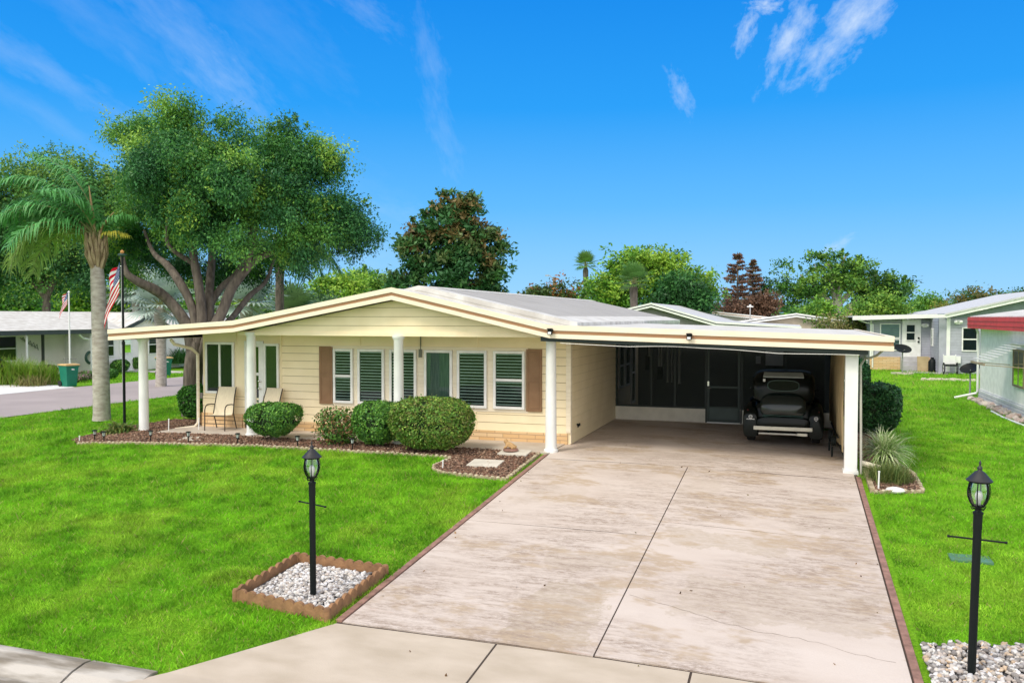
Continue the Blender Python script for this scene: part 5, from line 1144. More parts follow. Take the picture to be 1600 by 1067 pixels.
for (px, py, r_, dd, l, pal) in [(10, 465, 28, 75, 'green tree above the left end of the white roof', GR), (60, 468, 26, 82, 'blue green tree behind the distant flagpole, to its left', [(.04, .14, .06), (.06, .18, .08)]), (105, 462, 30, 90, 'tall blue green tree directly behind the distant flag', [(.05, .15, .06), (.08, .2, .08)]), (140, 470, 20, 70, 'yellow green tree between the distant flag and the queen palm', LG),
                               (200, 470, 22, 72, 'green tree above the gable of the white house', LG), (245, 460, 24, 80, 'dull green tree behind the silver fan palm', GR), (350, 470, 26, 75, 'yellow green tree seen between the oak limbs', LG), (300, 465, 20, 88, 'green tree behind the oak trunk fork', GR), (410, 478, 24, 80, 'green tree behind the dark palm trunk', GR)]:
    ft('background_tree', l, [(px, py, r_), (px - r_ * .7, py + r_ * .5, r_ * .7), (px + r_ * .7, py + r_ * .5, r_ * .7)], dd, pal, 200, 30, .5, .17, int(px) + 50, tips=4)
# woods closing the horizon
r = np.random.RandomState(77); bl = []
for px in range(-500, 2200, 14):
    dd = r.uniform(120, 190); rr_ = r.uniform(9, 16); bl.append((P(px, 495 - rr_ * .35, dd), rr_ * dd / F, rr_ * dd / F, rr_ * dd / F * .8))
V, ti = leafcloud(blobpts(bl, 2600, r, .3), 14, .8, .42, GR + [(.05, .15, .06)], r)
stuff(npmesh('distant_woods', V, 4, leafm, tint=ti), 'low distant line of trees along the horizon')

# ------------------------------------------------------------------ shrubs
def bush(name, label, x, y, rx, ry, h, n, size, pal, seed, ex=2.6, group=None, taper=.15, zb=.05, lump=.05, loose=0, cat='shrub', asp=.55):
    r = np.random.RandomState(seed); z0 = gz(x, y); t = thing(name, label, cat, (x, y, z0), 0, group)
    u = r.rand(n) * 2 * pi; v = np.arcsin(np.clip(r.uniform(-.95, 1, n), -1, 1)); cu, su, cv, sv = np.cos(u), np.sin(u), np.cos(v), np.sin(v); f = lambda a: np.sign(a) * np.abs(a) ** (2 / ex)
    zz = f(sv); hw = np.where(zz < 0, 1 + taper * zz, 1.0)
    q = 1 - np.abs(r.randn(n)) * .07 + lump * (np.sin(u * 5 + v * 3 + seed) + np.sin(u * 9 - v * 7) * .6) + loose * r.randn(n) + (r.rand(n) < .03) * r.rand(n) * .12
    p = np.stack([rx * f(cv) * f(cu) * hw, ry * f(cv) * f(su) * hw, zz * h * .47], 1) * q[:, None]; p[:, 2] += zb + h * .5
    nrm = p - np.array([0, 0, h * .5]); nrm /= np.linalg.norm(nrm, axis=1)[:, None]
    d = r.randn(n, 3) + nrm * .5; nz = nrm * .9 + r.randn(n, 3) * .7; nz[:, 2] += .35; d -= nz * (d * nz).sum(1)[:, None] / (nz * nz).sum(1)[:, None]; d /= np.linalg.norm(d, axis=1)[:, None]
    b = np.cross(nz, d); b /= np.linalg.norm(b, axis=1)[:, None]; s = (size * (.5 + r.rand(n)))[:, None]
    V = np.stack([p - d * s, p + b * s * asp, p + d * s, p - b * s * asp], 1).reshape(-1, 3); pal = np.array(pal)
    ti = pal[r.randint(0, len(pal), n)] * (.6 + .8 * r.rand(n))[:, None]
    npmesh('foliage', V, 4, leafm, t, tint=ti)
    mb = MB(); rr = random.Random(seed)
    for k in range(9 if not loose else 14): a = rr.uniform(0, 6.28); q_ = rr.uniform(.4, .8); mb.tube([(rr.uniform(-.05, .05), rr.uniform(-.05, .05), -.03), (cos(a) * rx * q_ * .5, sin(a) * ry * q_ * .5, h * .35), (cos(a) * rx * q_, sin(a) * ry * q_, h * rr.uniform(.6, .85))], [.022, .015, .005], 6)
    mb.build('stems', barkm, t)
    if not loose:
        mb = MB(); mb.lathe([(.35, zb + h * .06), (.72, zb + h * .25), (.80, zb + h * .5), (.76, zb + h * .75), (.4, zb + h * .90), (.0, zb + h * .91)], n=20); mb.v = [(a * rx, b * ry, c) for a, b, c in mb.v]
        mb.build('dark_core', mat('dark_core', (.022, .045, .015), .9, col2=(.012, .02, .008), nscale=18), t, smooth=True)  # solid dark core added inside the leaves to block seeing through
    return t
BUX = [(.09, .25, .04), (.13, .32, .045), (.07, .20, .035), (.20, .40, .06), (.05, .14, .03)]
BUY = [(.12, .26, .04), (.17, .32, .05), (.09, .20, .035), (.25, .36, .06), (.21, .21, .06)]
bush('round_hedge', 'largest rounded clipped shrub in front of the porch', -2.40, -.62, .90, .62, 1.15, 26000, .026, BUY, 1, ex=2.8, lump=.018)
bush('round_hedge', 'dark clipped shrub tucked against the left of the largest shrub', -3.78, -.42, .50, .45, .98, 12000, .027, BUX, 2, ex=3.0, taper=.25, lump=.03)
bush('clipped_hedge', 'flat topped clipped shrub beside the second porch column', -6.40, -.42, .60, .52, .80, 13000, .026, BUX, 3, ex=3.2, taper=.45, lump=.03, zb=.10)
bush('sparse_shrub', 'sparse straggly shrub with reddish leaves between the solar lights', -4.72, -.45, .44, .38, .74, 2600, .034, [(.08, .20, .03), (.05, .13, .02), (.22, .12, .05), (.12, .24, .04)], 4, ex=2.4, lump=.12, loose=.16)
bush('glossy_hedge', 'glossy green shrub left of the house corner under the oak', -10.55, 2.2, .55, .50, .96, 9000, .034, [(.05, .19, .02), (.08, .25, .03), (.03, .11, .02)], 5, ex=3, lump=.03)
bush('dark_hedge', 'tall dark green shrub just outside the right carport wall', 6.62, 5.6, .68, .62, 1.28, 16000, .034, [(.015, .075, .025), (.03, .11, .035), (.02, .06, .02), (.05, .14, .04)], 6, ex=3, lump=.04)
bush('dark_hedge', 'narrow dark shrub partly hidden beside the white fence post', 6.75, 12.5, .4, .4, 1.55, 5000, .04, [(.02, .09, .03), (.03, .11, .035)], 7)
OLV = [(.17, .24, .05), (.12, .19, .05), (.25, .27, .08), (.09, .16, .04)]
def strap_plant(name, label, x, y, L_, n, cols, seed, wd=.008, el0=35, el1=85, bend=95, zb=0, cat='plant', k_=5, spread=.04):
    r = random.Random(seed); t = thing(name, label, cat, (x, y, gz(x, y))); V = []; T = []
    for i in range(n):
        az = r.uniform(0, 6.28); el = radians(r.uniform(el0, el1)); l = L_ * r.uniform(.6, 1.1); p = Vector((r.gauss(0, spread), r.gauss(0, spread), zb)); c = r.choice(cols); kk = r.uniform(.75, 1.2); sd_ = Vector((-sin(az), cos(az), 0)) * wd * r.uniform(.7, 1.3); pr = None
        for j in range(k_ + 1):
            e = el - radians(bend) * (j / k_) ** 1.3 * r.uniform(.9, 1.1); w_ = sd_ * (1 - (j / k_) ** 2 * .95)
            if pr: V += [tuple(pr[0] - pr[1]), tuple(pr[0] + pr[1]), tuple(p + w_), tuple(p - w_)]; T.append(tuple(a * kk for a in c))
            pr = (p.copy(), w_.copy()); p = p + Vector((cos(az) * cos(e), sin(az) * cos(e), sin(e))) * l / k_
    npmesh('leaves', np.array(V), 4, leafm, t, tint=np.array(T))
    return t
strap_plant('olive_shrub', 'low wispy olive green mound at the front of the bed beside the carport', 6.40, -.45, .42, 2600, OLV, 8, .0035, 25, 90, 60, 0, 'shrub', spread=.15)
t = strap_plant('spider_plant', 'striped spider plant with arching pale leaves in a dark pot by the carport', 6.42, .55, .68, 760, [(.60, .68, .38), (.72, .76, .50), (.34, .48, .16), (.24, .38, .12)], 3, .0095, 5, 88, 80, .26, spread=.05)
mb = MB(); mb.lathe([(.12, 0), (.17, .26), (.185, .27), (.185, .30), (.16, .30), (.15, .25), (.0, .25)], n=18); mb.build('pot', mat('dark_pot', (.02, .016, .03), .5), t, smooth=True)
strap_plant('hosta_plant', 'low yellowing leafy plant at the foot of the flagpole', -10.95, -.25, .48, 240, [(.16, .24, .05), (.26, .27, .08), (.10, .18, .04)], 4, .020, 20, 80, 110, .02, spread=.14)
YG = [(.20, .38, .03), (.26, .42, .04), (.14, .30, .03), (.30, .34, .08)]
for i, (px, py, s_, l) in enumerate([(15, 598, 1.7, 'tall yellow green ornamental grass at the left picture edge'), (40, 600, 1.5, 'ornamental grass clump second from the left edge across the street'), (66, 601, 1.35, 'ornamental grass clump immediately left of the nearer green bin')]):
    q_ = P(px, py, 41.5); strap_plant('ornamental_grass', l, q_.x, q_.y, s_, 700, YG, 10 + i, .014, 50, 90, 60, 0, spread=.35)
strap_plant('ornamental_grass', 'dry tan grass clump between the yellow green grasses across the street', P(52, 604, 40.6).x, P(52, 604, 40.6).y, .8, 420, [(.26, .24, .08), (.18, .24, .05), (.32, .26, .12)], 20, .014, 35, 88, 80, 0, spread=.35)
for i, (px, py, d_, rx, h, l, pal) in enumerate([(70, 577, 47, .65, .6, 'round purple leaved shrub against the white house', [(.10, .05, .05), (.06, .06, .04)]), (135, 596, 44, .35, .45, 'small pink flowering plant right of the nearer bin', [(.12, .24, .05), (.5, .3, .35), (.08, .18, .04)]), (122, 598, 43, .4, .35, 'low flowering shrub touching the nearer bin', [(.12, .26, .05), (.45, .25, .3)]),
                                              (172, 597, 45, .4, .5, 'small green shrub just right of the palm trunk across the street', [(.10, .26, .05), (.05, .14, .03)]), (188, 580, 50, .5, .75, 'round shrub under the white house number', BUX), (175, 578, 51, .4, .9, 'narrow shrub left of the round shrub at the white house', BUX), (208, 578, 52, .5, .85, 'round shrub below the right window of the white house', BUX), (232, 577, 54, .55, .9, 'green shrub at the right corner of the white house', BUX),
                                              (248, 575, 56, .6, 1.0, 'purple shrub beyond the further green bin', [(.09, .06, .05), (.05, .09, .03)]), (35, 583, 47, .7, .7, 'dark low shrub beside the dark parked car', BUX)]):
    q_ = P(px, py, d_); bush('garden_shrub', l, q_.x, q_.y, rx, rx * .9, h, 1500, .07, pal, 30 + i, group='garden shrubs in front of the white house')
for i, (px, d_, sz, l) in enumerate([(283, 55, 1.5, 'bushy palm shrub left of the flower pole across the street'), (268, 58, 1.4, 'feathery green shrub beyond the street behind the downspout')]):
    q_ = P(px, 560, d_); strap_plant('palm_shrub', l, q_.x, q_.y, sz, 500, [(.05, .17, .04), (.08, .22, .05)], 50 + i, .02, 20, 90, 90, .3, spread=.3, cat='shrub')
q_ = P(1368, 573, 48); bush('garden_shrub', 'pale flowering bush at the grey neighbour brick skirt', q_.x, q_.y, .6, .4, .55, 1200, .05, [(.25, .34, .10), (.4, .42, .2), (.1, .2, .04)], 60, loose=.1)

r = np.random.RandomState(12); fl = []
for k in range(46):
    x = r.uniform(.1, 5.8); y = r.uniform(-10.4, 1.5); 
    if k % 3 == 0: x = r.choice([.12, 5.75]) + r.uniform(-.08, .08)
    fl.append((x, y, gz(x, y) + .016))
V, ti = leafcloud(np.array(fl), 1, .001, .022, [(.16, .09, .04), (.10, .06, .03), (.28, .16, .06), (.14, .12, .04)], r)
stuff(npmesh('fallen_leaves', V, 4, leafm, tint=ti), 'a few small brown fallen leaves scattered on the driveway')
# ------------------------------------------------------------------ flagpoles and flags
def flagmesh(name, seed=0, w_=1.35, h_=.9, mir=1, thin=.30):
    nu, nv = 104, 65; V = []; Fc = []; T = []
    def pos(s, t):
        x = -.05 - (.13 + .27 * t ** .6) * (s * .95 + .10 * sin(2.4 * s)) - .02 * t; z = -.82 * t - s * (.22 + .68 * t) - .05 * sin(5 * s + 2 * t) * s
        y = .035 * sin(6 * t + 4 * s + seed) * (.25 + s) + .02 * sin(11 * t - 3 * s + 1) * s
        x += .035 * sin(9 * t + 4 * s) * s
        return (x * mir, y, z)
    grid = [[pos(i / nu, j / nv) for j in range(nv + 1)] for i in range(nu + 1)]
    for i in range(nu + 1): V += grid[i]
    red, wh, bl = (.68, .015, .04), (.92, .90, .88), (.02, .055, .22); tint = np.zeros((nu * nv, 3)); F_ = []
    for i in range(nu):
        for j in range(nv):
            F_.append((i * (nv + 1) + j, (i + 1) * (nv + 1) + j, (i + 1) * (nv + 1) + j + 1, i * (nv + 1) + j + 1)); st_ = int(j / nv * 13); c = red if st_ % 2 == 0 else wh
            if i < nu * .4 and j < nv * 7 / 13:
                c = bl; u = (i + .5) / (nu * .4) * 12; v = (j + .5) / (nv * 7 / 13) * 10; ku, kv = round(u), round(v)
                if 1 <= ku <= 11 and 1 <= kv <= 9 and (ku + kv) % 2 == 0 and abs(u - ku) * .8 + abs(v - kv) < .40: c = (.85, .85, .85)
            tint[i * nv + j] = c
    F_ = np.array(F_); Vn = np.array(V)[F_.ravel()]
    return npmesh(name, Vn, 4, flagm, tint=tint)
t = thing('flagpole', 'black flagpole topped with a solar cap beside the queen palm', 'flagpole', (-11.72, .7, gz(-11.72, .7)))
mb = MB(); mb.tube([(0, 0, -.05), (0, 0, 2.2)], .035, 12); mb.tube([(0, 0, 2.2), (0, 0, 4.45)], .028, 12); mb.tube([(0, 0, 2.16), (0, 0, 2.24)], .04, 12); mb.build('pole', blackm, t, smooth=True)
mb = MB(); mb.lathe([(.03, 4.43), (.115, 4.47), (.12, 4.49), (.10, 4.51), (.04, 4.52)], n=18); mb.build('solar_cap', mat('cap_green', (.02, .06, .05), .4), t, smooth=True)
mb = MB(); mb.lathe([(.03, 4.52), (.05, 4.55), (.045, 4.59), (.0, 4.62)], n=14); mb.build('finial', mat('gold_finial', (.62, .30, .10), .35, .4), t, smooth=True)
mb = MB(); mb.tube([(-.05, 0, 1.0), (-.045, 0, 4.2)], .006, 5); mb.tube([(0, 0, 4.2), (-.07, 0, 4.2)], .012, 6); mb.build('halyard', white, t)
f = flagmesh('flag'); f.location = (-11.75, .7, 4.22); f.rotation_euler.z = radians(YAW); tag(f, 'limp American flag hanging on the black pole by the palm', 'flag')
t = thing('flagpole', 'thin white flagpole in front of the white house across the street', 'flagpole', (-30.5, 16.75, -.5))
mb = MB(); mb.tube([(0, 0, -.05), (0, 0, 1.2), (0, 0, 4.55)], [.055, .045, .03], 8); mb.lathe([(.05, 4.55), (.07, 4.58), (.0, 4.65)], n=10); mb.build('pole', white, t)
mb = MB(); mb.tube([(-.45, 0, 1.15), (.45, 0, 1.15)], .02, 6); mb.build('crossbar', mat('bar_grey', (.2, .2, .2), .5), t)
f2 = f.copy(); COL.objects.link(f2); f2.location = (-30.52, 16.75, 4.1); f2.scale = (1.05, 1, .80); f2['label'] = 'small distant American flag on the white pole across the street'

# ------------------------------------------------------------------ wheeled bins
def bin_(x, y, rz, label):
    t = thing('wheeled_bin', label, 'bin', (x, y, gz(x, y) + .012), rz, 'green wheeled bins by the side street')
    mb = MB(); hs = [(0.0, .24, .25), (.55, .275, .29), (.93, .31, .33), (.94, .335, .355), (1.0, .335, .355)]; vs = []
    for z, a, b in hs: vs += [(-a, -b, z), (a, -b, z), (a, b, z), (-a, b, z)]
    mb.add(vs, [(4 * i + k, 4 * i + (k + 1) % 4, 4 * i + 4 + (k + 1) % 4, 4 * i + 4 + k) for i in range(4) for k in range(4)] + [(0, 3, 2, 1), (16, 17, 18, 19)]); mb.build('body', binm, t, bevel=.02)
    mb = MB(); mb.loft([(-.38, .33, 1.0, 1.04), (-.36, .36, 1.0, 1.07), (0, .37, 1.0, 1.10), (.34, .36, 1.0, 1.08), (.40, .30, 1.0, 1.05)], 20, 5); mb.build('lid', lidm, t, smooth=True)
    for s in (-1, 1):
        mb = MB(); mb.lathe([(.05, -.03), (.14, -.03), (.14, .03), (.05, .03)], (s * .27, .30, .14), 16, 'x'); mb.build('wheel', tyrem, t)
    mb = MB(); mb.tube([(-.24, .38, .98), (.24, .38, .98)], .018, 6); mb.build('handle', blackm, t)
    mb = MB(); mb.loft([(-.325, .05, .80, .86), (-.318, .06, .79, .87)], 12, 2); mb.box(.04, .09, -.325, -.318, .79, .84); mb.build('badge', white, t)
bin_(-28.3, 14.6, 1.35, 'green wheeled bin with tan lid beside the ornamental grasses'); bin_(-28.9, 21.7, 1.3, 'green wheeled bin with tan lid further along the side street, right of the black flagpole')

# ------------------------------------------------------------------ white house across the side street (its front faces +X)
W = thing('white_house', 'low white house with dark fascia across the side street', 'house', (-34, 20, -.52), pi / 2)
# local: x runs along the street (+x = world +Y), -y faces the street
mb = MB(); mb.box(-12, 1.7, 1.8, 8, 0, 2.5); mb.box(1.7, 16, 0, 9, 0, 2.55); mb.build('wall', whitewall, W)
mb = MB(); mb.prism([(3.7, 2.45), (5.8, 3.25), (8.0, 2.45)], -.1, .0, 'y'); mb.prism([(-12, 2.5), (1.69, 2.5), (1.69, 2.6), (-12, 2.6)], 0, .02, 'y'); mb.build('gable', whitewall, W)
dkf = mat('dark_fascia', (.05, .06, .06), .5)
mb = MB(); mb.strip([(-13, 2.60), (2.2, 2.58), (3.6, 2.62), (5.8, 3.45), (8.0, 2.68), (17, 2.62)], -.45, -.35, -.22, 0); mb.build('fascia', dkf, W)
mb = MB(); mb.add([(-13, -.4, 2.61), (3.7, -.4, 2.61), (3.7, 4.2, 3.65), (-13, 4.2, 3.65), (-13, 9, 2.7), (3.7, 9, 2.7)], [(0, 1, 2, 3), (3, 2, 5, 4)]); mb.add([(8.0, -.4, 2.66), (17, -.4, 2.63), (17, 4.2, 3.65), (8, 4.2, 3.65), (17, 9, 2.7), (8, 9, 2.7)], [(0, 1, 2, 3), (3, 2, 4, 5)])
mb.add([(3.6, -.4, 2.63), (5.8, -.4, 3.46), (5.8, 4.2, 3.66), (3.6, 4.2, 3.64), (8.0, -.4, 2.69), (8.0, 4.2, 3.64)], [(0, 1, 2, 3), (1, 4, 5, 2)]); mb.add([(3.6, 4.2, 3.65), (8, 4.2, 3.65), (8, 9, 2.7), (3.6, 9, 2.7)], [(0, 1, 2, 3)]); mb.build('roof', roofw, W)
for x0, x1, z0, z1, y, k in [(-3.1, -1.8, .9, 2.3, 1.8, 'dark'), (-6.5, -5.1, 1.1, 2.2, 1.8, 'dark'), (2.4, 3.3, .95, 2.25, 0, 'dark'), (6.1, 6.9, .95, 2.2, 0, 'dark'), (7.15, 7.7, .95, 2.2, 0, 'dark'), (11, 12.2, .95, 2.2, 0, 'dark')]: window(W, x0, x1, z0, z1, y, k)
mb = MB(); mb.box(3.7, 4.75, -.05, -.0, 0, 2.3); dd_ = mb.build('door', whitew, W, bevel=.01); window(dd_, 3.85, 4.6, 1.1, 2.2, -.05, 'dark', fw=.04, name='door_window')
mb = MB()
for x in (-2.9, -7.2): mb.tube([(x, -.2, 0), (x, -.2, 2.4)], .06, 8)
mb.build('porch_column', white, W)
mb = MB(); mb.tube([(.4, -.3, 2.35), (.9, -.1, 2.1), (1.55, .0, 2.0), (1.6, -.05, 1.9), (1.6, -.05, .1)], .07, 8); mb.box(1.4, 1.72, -.15, 1.8, 0, 2.4); mb.build('downspout', white, W)
mb = MB(); mb.box(-.2, -.08, 1.7, 1.8, 0, 2.4); mb.build('door_trim', dkf, W)
fc = bpy.data.curves.new('house_number', 'FONT'); fc.body = '1 9'; fc.size = .34; fc.extrude = .01
fo = bpy.data.objects.new('tmp', fc); me = bpy.data.meshes.new_from_object(fo); bpy.data.objects.remove(fo); me.materials.clear(); me.materials.append(dkf)
no_ = bpy.data.objects.new('house_number', me); COL.objects.link(no_); no_.parent = W; no_.rotation_euler = (pi / 2, 0, 0); no_.location = (4.35 - 1.35, -.02, 1.75); no_.location = (5.0, -.02, 1.95)
def wreath(x, y, z, R_, rz, label, name, cat, m):
    mb = MB(); 
    for k in range(3): mb.tube([((R_ + .03 * k) * cos(a * pi / 12), .02 * k, (R_ + .03 * k) * sin(a * pi / 12)) for a in range(25)], .045, 6)
    o = mb.build(name, m, smooth=True); o.location = (x, y, z); o.rotation_euler.z = rz; tag(o, label, cat)
wreath(-33.9, 21.45, .45, .30, pi / 2, 'dark green coiled hose hanging low on the white house wall', 'garden_hose', 'hose', mat('hose_green', (.03, .08, .06), .6))
mb = MB()
for k in range(5): mb.tube([(0, -.5 + .22 * k, .2 - .12 * k), (0, -.35 + .22 * k, .32 - .1 * k), (0, -.2 + .2 * k, .05 - .12 * k)], .02, 5)
mb.tube([(0, -.55, .3), (0, .6, -.35)], .018, 5); o = mb.build('wall_ornament', mat('orn_grey', (.22, .24, .22), .6)); o.location = (-35.75 + .05, 18.9, 1.35); tag(o, 'grey metal branch ornament on the recessed white house wall', 'ornament')
t = thing('parked_car', 'dark car parked in the shade of the white house at the far left', 'car', (-33.2, 13.6, -.5), pi / 2)
mb = MB(); mb.loft([(-2.0, .5, .35, .7), (-1.9, .8, .3, .85), (-.9, .85, .3, .95), (1.2, .85, .3, .95), (2.0, .8, .3, .85), (2.1, .6, .35, .75)], 24, 3.5); mb.v = [(b, a, c) for a, b, c in mb.v]; mb.build('body', carpaint, t, smooth=True)
mb = MB(); mb.loft([(-1.0, .55, .9, 1.0), (-.4, .65, .9, 1.38), (.7, .66, .9, 1.40), (1.5, .55, .9, 1.0)], 24, 3.5); mb.v = [(b, a, c) for a, b, c in mb.v]; mb.build('cabin', MATS['car_glass'], t, smooth=True)
for a in (-1.3, 1.3):
    for s in (-.8, .8): mb = MB(); mb.lathe([(.15, -.1), (.32, -.1), (.32, .1), (.15, .1)], (a, s, .32), 18, 'y'); mb.build('wheel', tyrem, t)

# ------------------------------------------------------------------ grey neighbour house (right, behind)
Gh = thing('grey_house', 'grey sided house with white door and steps at the back of the side lawn', 'house', (0, 0, 0))
mb = MB(); mb.box(8.9, 11.9, 33.7, 42, -.1, 2.65); mb.box(11.9, 20, 31, 44, -.1, 2.75); mb.build('wall', lgrey, Gh)
mb = MB(); lap(mb, 8.9, 11.9, 33.7, .60, 2.5, h=.14); lap(mb, 12.27, 19.9, 31.0, 0, 2.75, h=.15); q2 = MB(); lap(q2, -33.7, -31, 0, 0, 2.7, h=.15); xf(q2, Matrix.Translation((11.9, 0, 0)) @ Matrix.Rotation(-pi / 2, 4, 'Z')); mb.add(q2.v, q2.f); mb.m[-len(q2.f):] = q2.m
mb.m = mb.m[:] if False else mb.m; mb.build('lap_siding', [lgrey, mat('grey_groove_shade', (.30, .30, .34), .8)], Gh)  # board shadow lines painted as a darker grey in the gaps
mb = MB(); mb.prism([(12.2, 2.74), (15.9, 2.74), (19.9, 2.74), (17.2, 3.95)], 31.01, 31.1, 'y'); mb.build('gable', mat('gable_blue_grey', (.22, .27, .30), .6), Gh)
mb = MB(); mb.box(8.85, 11.9, 33.62, 33.69, -.15, .6); mb.build('brick_skirt', brickm, Gh)
mb = MB(); mb.strip([(8.15, 2.80), (12.2, 2.93), (17.2, 4.15), (20.5, 3.4)], 30.5, 30.62, -.16, 0); mb.strip([(7.9, 2.83), (12.2, 2.95)], 32.9, 33.02, -.2, 0); mb.build('fascia', white, Gh)
mb = MB(); mb.strip([(7.9, 2.86), (12.2, 2.97)], 32.95, 42.3, -.08, 0.0); mb.strip([(12.1, 2.92), (17.2, 4.17), (20.5, 3.42)], 30.45, 44.3, -.03, .06); mb.build('roof', mat('pale_grey_roof', (.56, .56, .57), .7), Gh)
window(Gh, 9.36, 10.4, 1.62, 2.45, 33.69, 'pale'); window(Gh, 9.36, 10.4, .95, 1.60, 33.69, 'curtain'); window(Gh, 12.95, 13.68, 1.05, 2.28, 30.98, 'dark'); window(Gh, -33.1, -32.6, 1.25, 2.2, -.02, 'dark', M=Matrix.Translation((11.9, 0, 0)) @ Matrix.Rotation(-pi / 2, 4, 'Z')); window(Gh, 15.2, 16.2, 1.05, 2.28, 30.98, 'dark')
mb = MB(); mb.box(10.48, 11.42, 33.6, 33.69, .62, 2.66); dd_ = mb.build('door', whitew, Gh, bevel=.01); window(dd_, 10.66, 11.14, 1.5, 2.4, 33.6, 'dark', fw=.04, name='door_window')
mb = MB(); mb.lathe([(.05, -.04), (.06, 0)], (11.3, 33.56, 1.45), 8, 'y'); mb.lathe([(.05, -.04), (.06, 0)], (11.3, 33.56, 1.65), 8, 'y'); mb.build('handle', blackm, dd_)
mb = MB(); mb.box(10.4, 11.7, 33.2, 33.6, -.1, .62); mb.box(10.4, 11.9, 32.8, 33.2, -.1, .42); mb.box(10.4, 11.9, 32.4, 32.8, -.1, .2); mb.build('steps', mat('steps_grey', (.48, .47, .48), .8), Gh)
mb = MB(); mb.tube([(8.2, 33.1, 2.65), (8.6, 33.4, 2.5), (9.0, 33.6, 2.4), (9.0, 33.6, 0)], .04, 8); mb.build('downspout', white, Gh)
for x, y, z in ((11.6, 33.64, 2.35), (12.75, 30.9, 2.55)):
    mb = MB(); mb.box(x - .1, x + .1, y - .08, y, z - .12, z + .1); mb.lathe([(.04, 0), (.09, -.1), (.02, -.16)], (x - .12, y - .08, z), 8, 'y'); mb.lathe([(.04, 0), (.09, -.1), (.02, -.16)], (x + .12, y - .08, z), 8, 'y'); mb.build('wall_light', white, Gh)
mb = MB(); mb.box(12.25, 12.42, 30.94, 31.0, 0, 2.75); mb.box(8.85, 8.95, 33.6, 33.69, .6, 2.6); mb.build('corner_trim', white, Gh)
mb = MB(); mb.box(12.5, 12.9, 30.85, 30.98, .45, .8); mb.build('meter_box', white, Gh)
sheet('footpath', [(10.3, 31.0), (12.2, 30.2), (12.4, 31.0), (11.9, 32.4), (10.6, 32.4)], MATS['path_concrete'], .012, 'small concrete pad at the grey neighbour steps')
mb = MB(); mb.lathe([(.15, 0), (.2, .05), (.2, .55), (.12, .68), (.06, .72), (.08, .78)], n=14); o = mb.build('gas_bottle', blackm, smooth=True); o.location = (11.75, 31.9, -.1); tag(o, 'black tank beside the grey neighbour steps', 'tank')
mb = MB(); mb.add([(-.28, 0, 0), (.28, 0, 0), (.28, .25, .8), (-.28, .25, .8), (-.28, .04, 0), (.28, .04, 0), (.28, .29, .8), (-.28, .29, .8)], [(0, 1, 2, 3), (4, 7, 6, 5), (0, 4, 5, 1), (1, 5, 6, 2), (2, 6, 7, 3), (3, 7, 4, 0)]); o = mb.build('leaning_board', tanm); o.location = (11.35, 32.05, -.1); tag(o, 'tan board leaning between the grey neighbour steps and the black tank', 'board')
t = thing('wheelchair', 'folded wheelchair with white back beside the grey neighbour wall', 'wheelchair', (12.35, 30.35, -.1), 0)
for s in (-1, 1): mb = MB(); mb.tube([(s * .3, .28 * cos(a * pi / 10), .3 + .28 * sin(a * pi / 10)) for a in range(21)], .025, 6); mb.tube([(s * .3, .28, .3), (s * .3, -.28, .3)], .01, 4); mb.tube([(s * .3, 0, .02), (s * .3, 0, .58)], .01, 4); mb.build('wheel', tyrem, t)
mb = MB(); mb.box(-.26, .26, -.25, .2, .42, .5); mb.build('seat', blackm, t, bevel=.01)
mb = MB(); mb.box(-.26, .26, .2, .24, .52, .95); mb.tube([(-.28, .2, .1), (-.28, .25, 1.0)], .02, 6); mb.tube([(.28, .2, .1), (.28, .25, 1.0)], .02, 6); mb.build('backrest', white, t)
def dish(x, y, zc, az, label, R_=.42):
    t = thing('satellite_dish', label, 'dish', (x, y, -.1)); mb = MB(); mb.tube([(0, 0, -.05), (0, 0, zc)], .03, 8); mb.build('mast', mat('mast_grey', (.3, .3, .3), .5), t)
    mb = MB(); prof = [(.0, .09), (R_ * .5, .07), (R_ * .85, .02), (R_, -.03), (R_, -.05), (R_ * .8, .0), (0, .06)]; mb.lathe(prof, n=24); M_ = Matrix.Translation((0, 0, zc + .12)) @ Matrix.Rotation(az, 4, 'Z') @ Matrix.Rotation(radians(38), 4, 'X') @ Matrix.Diagonal((1.1, .8, -1, 1)); xf(mb, M_).build('reflector', blackm, t, smooth=True)
    mb = MB(); mb.tube([(0, 0, zc), (.1 * sin(az), -.45, zc + .1)], .015, 5); mb.build('feed_arm', MATS['mast_grey'], t)
dish(10.1, 30.0, 1.15, .5, 'black satellite dish on a short pole in the lawn near the white door'); dish(10.9, 17.4, .9, -.9, 'black satellite dish at the rear corner of the red trimmed house', .36)
mb = MB(); rr = random.Random(2)
for k in range(26):
    f = k / 25; x = 10.45 + 2.1 * f; y = 25.6 + .25 * sin(f * 3); s_ = rr.uniform(.05, .09); mb.lathe([(s_, -.12), (s_ * 1.1, -.06), (s_ * .6, s_ - .08), (0, s_ - .07)], (x, y, 0), 8)
o = mb.build('stone_row', mat('pale_stone', (.58, .52, .42), .9), smooth=True); tag(o, 'short row of pale stones set in the lawn before the grey house', 'stone row'); o['kind'] = 'stuff'
mb = MB(); mb.lathe([(.55, -.12), (.55, -.04), (.42, -.04), (.40, -.12)], (10.1, 30, 0), 20); o = mb.build('stone_ring', MATS['pale_stone']); tag(o, 'pale ring of stones around the satellite dish pole', 'stone ring')
t = thing('white_fence', 'end of a white vinyl fence behind the carport column', 'fence', (7.25, 16, -.1))
mb = MB(); mb.box(-.075, .075, -.075, .075, 0, 1.30); mb.lathe([(.1, 1.3), (.1, 1.33), (.0, 1.40)], n=4); mb.build('post', white, t, bevel=.006)
mb = MB(); mb.box(-1.5, -.08, -.03, .03, .1, 1.18); mb.build('panel', white, t)

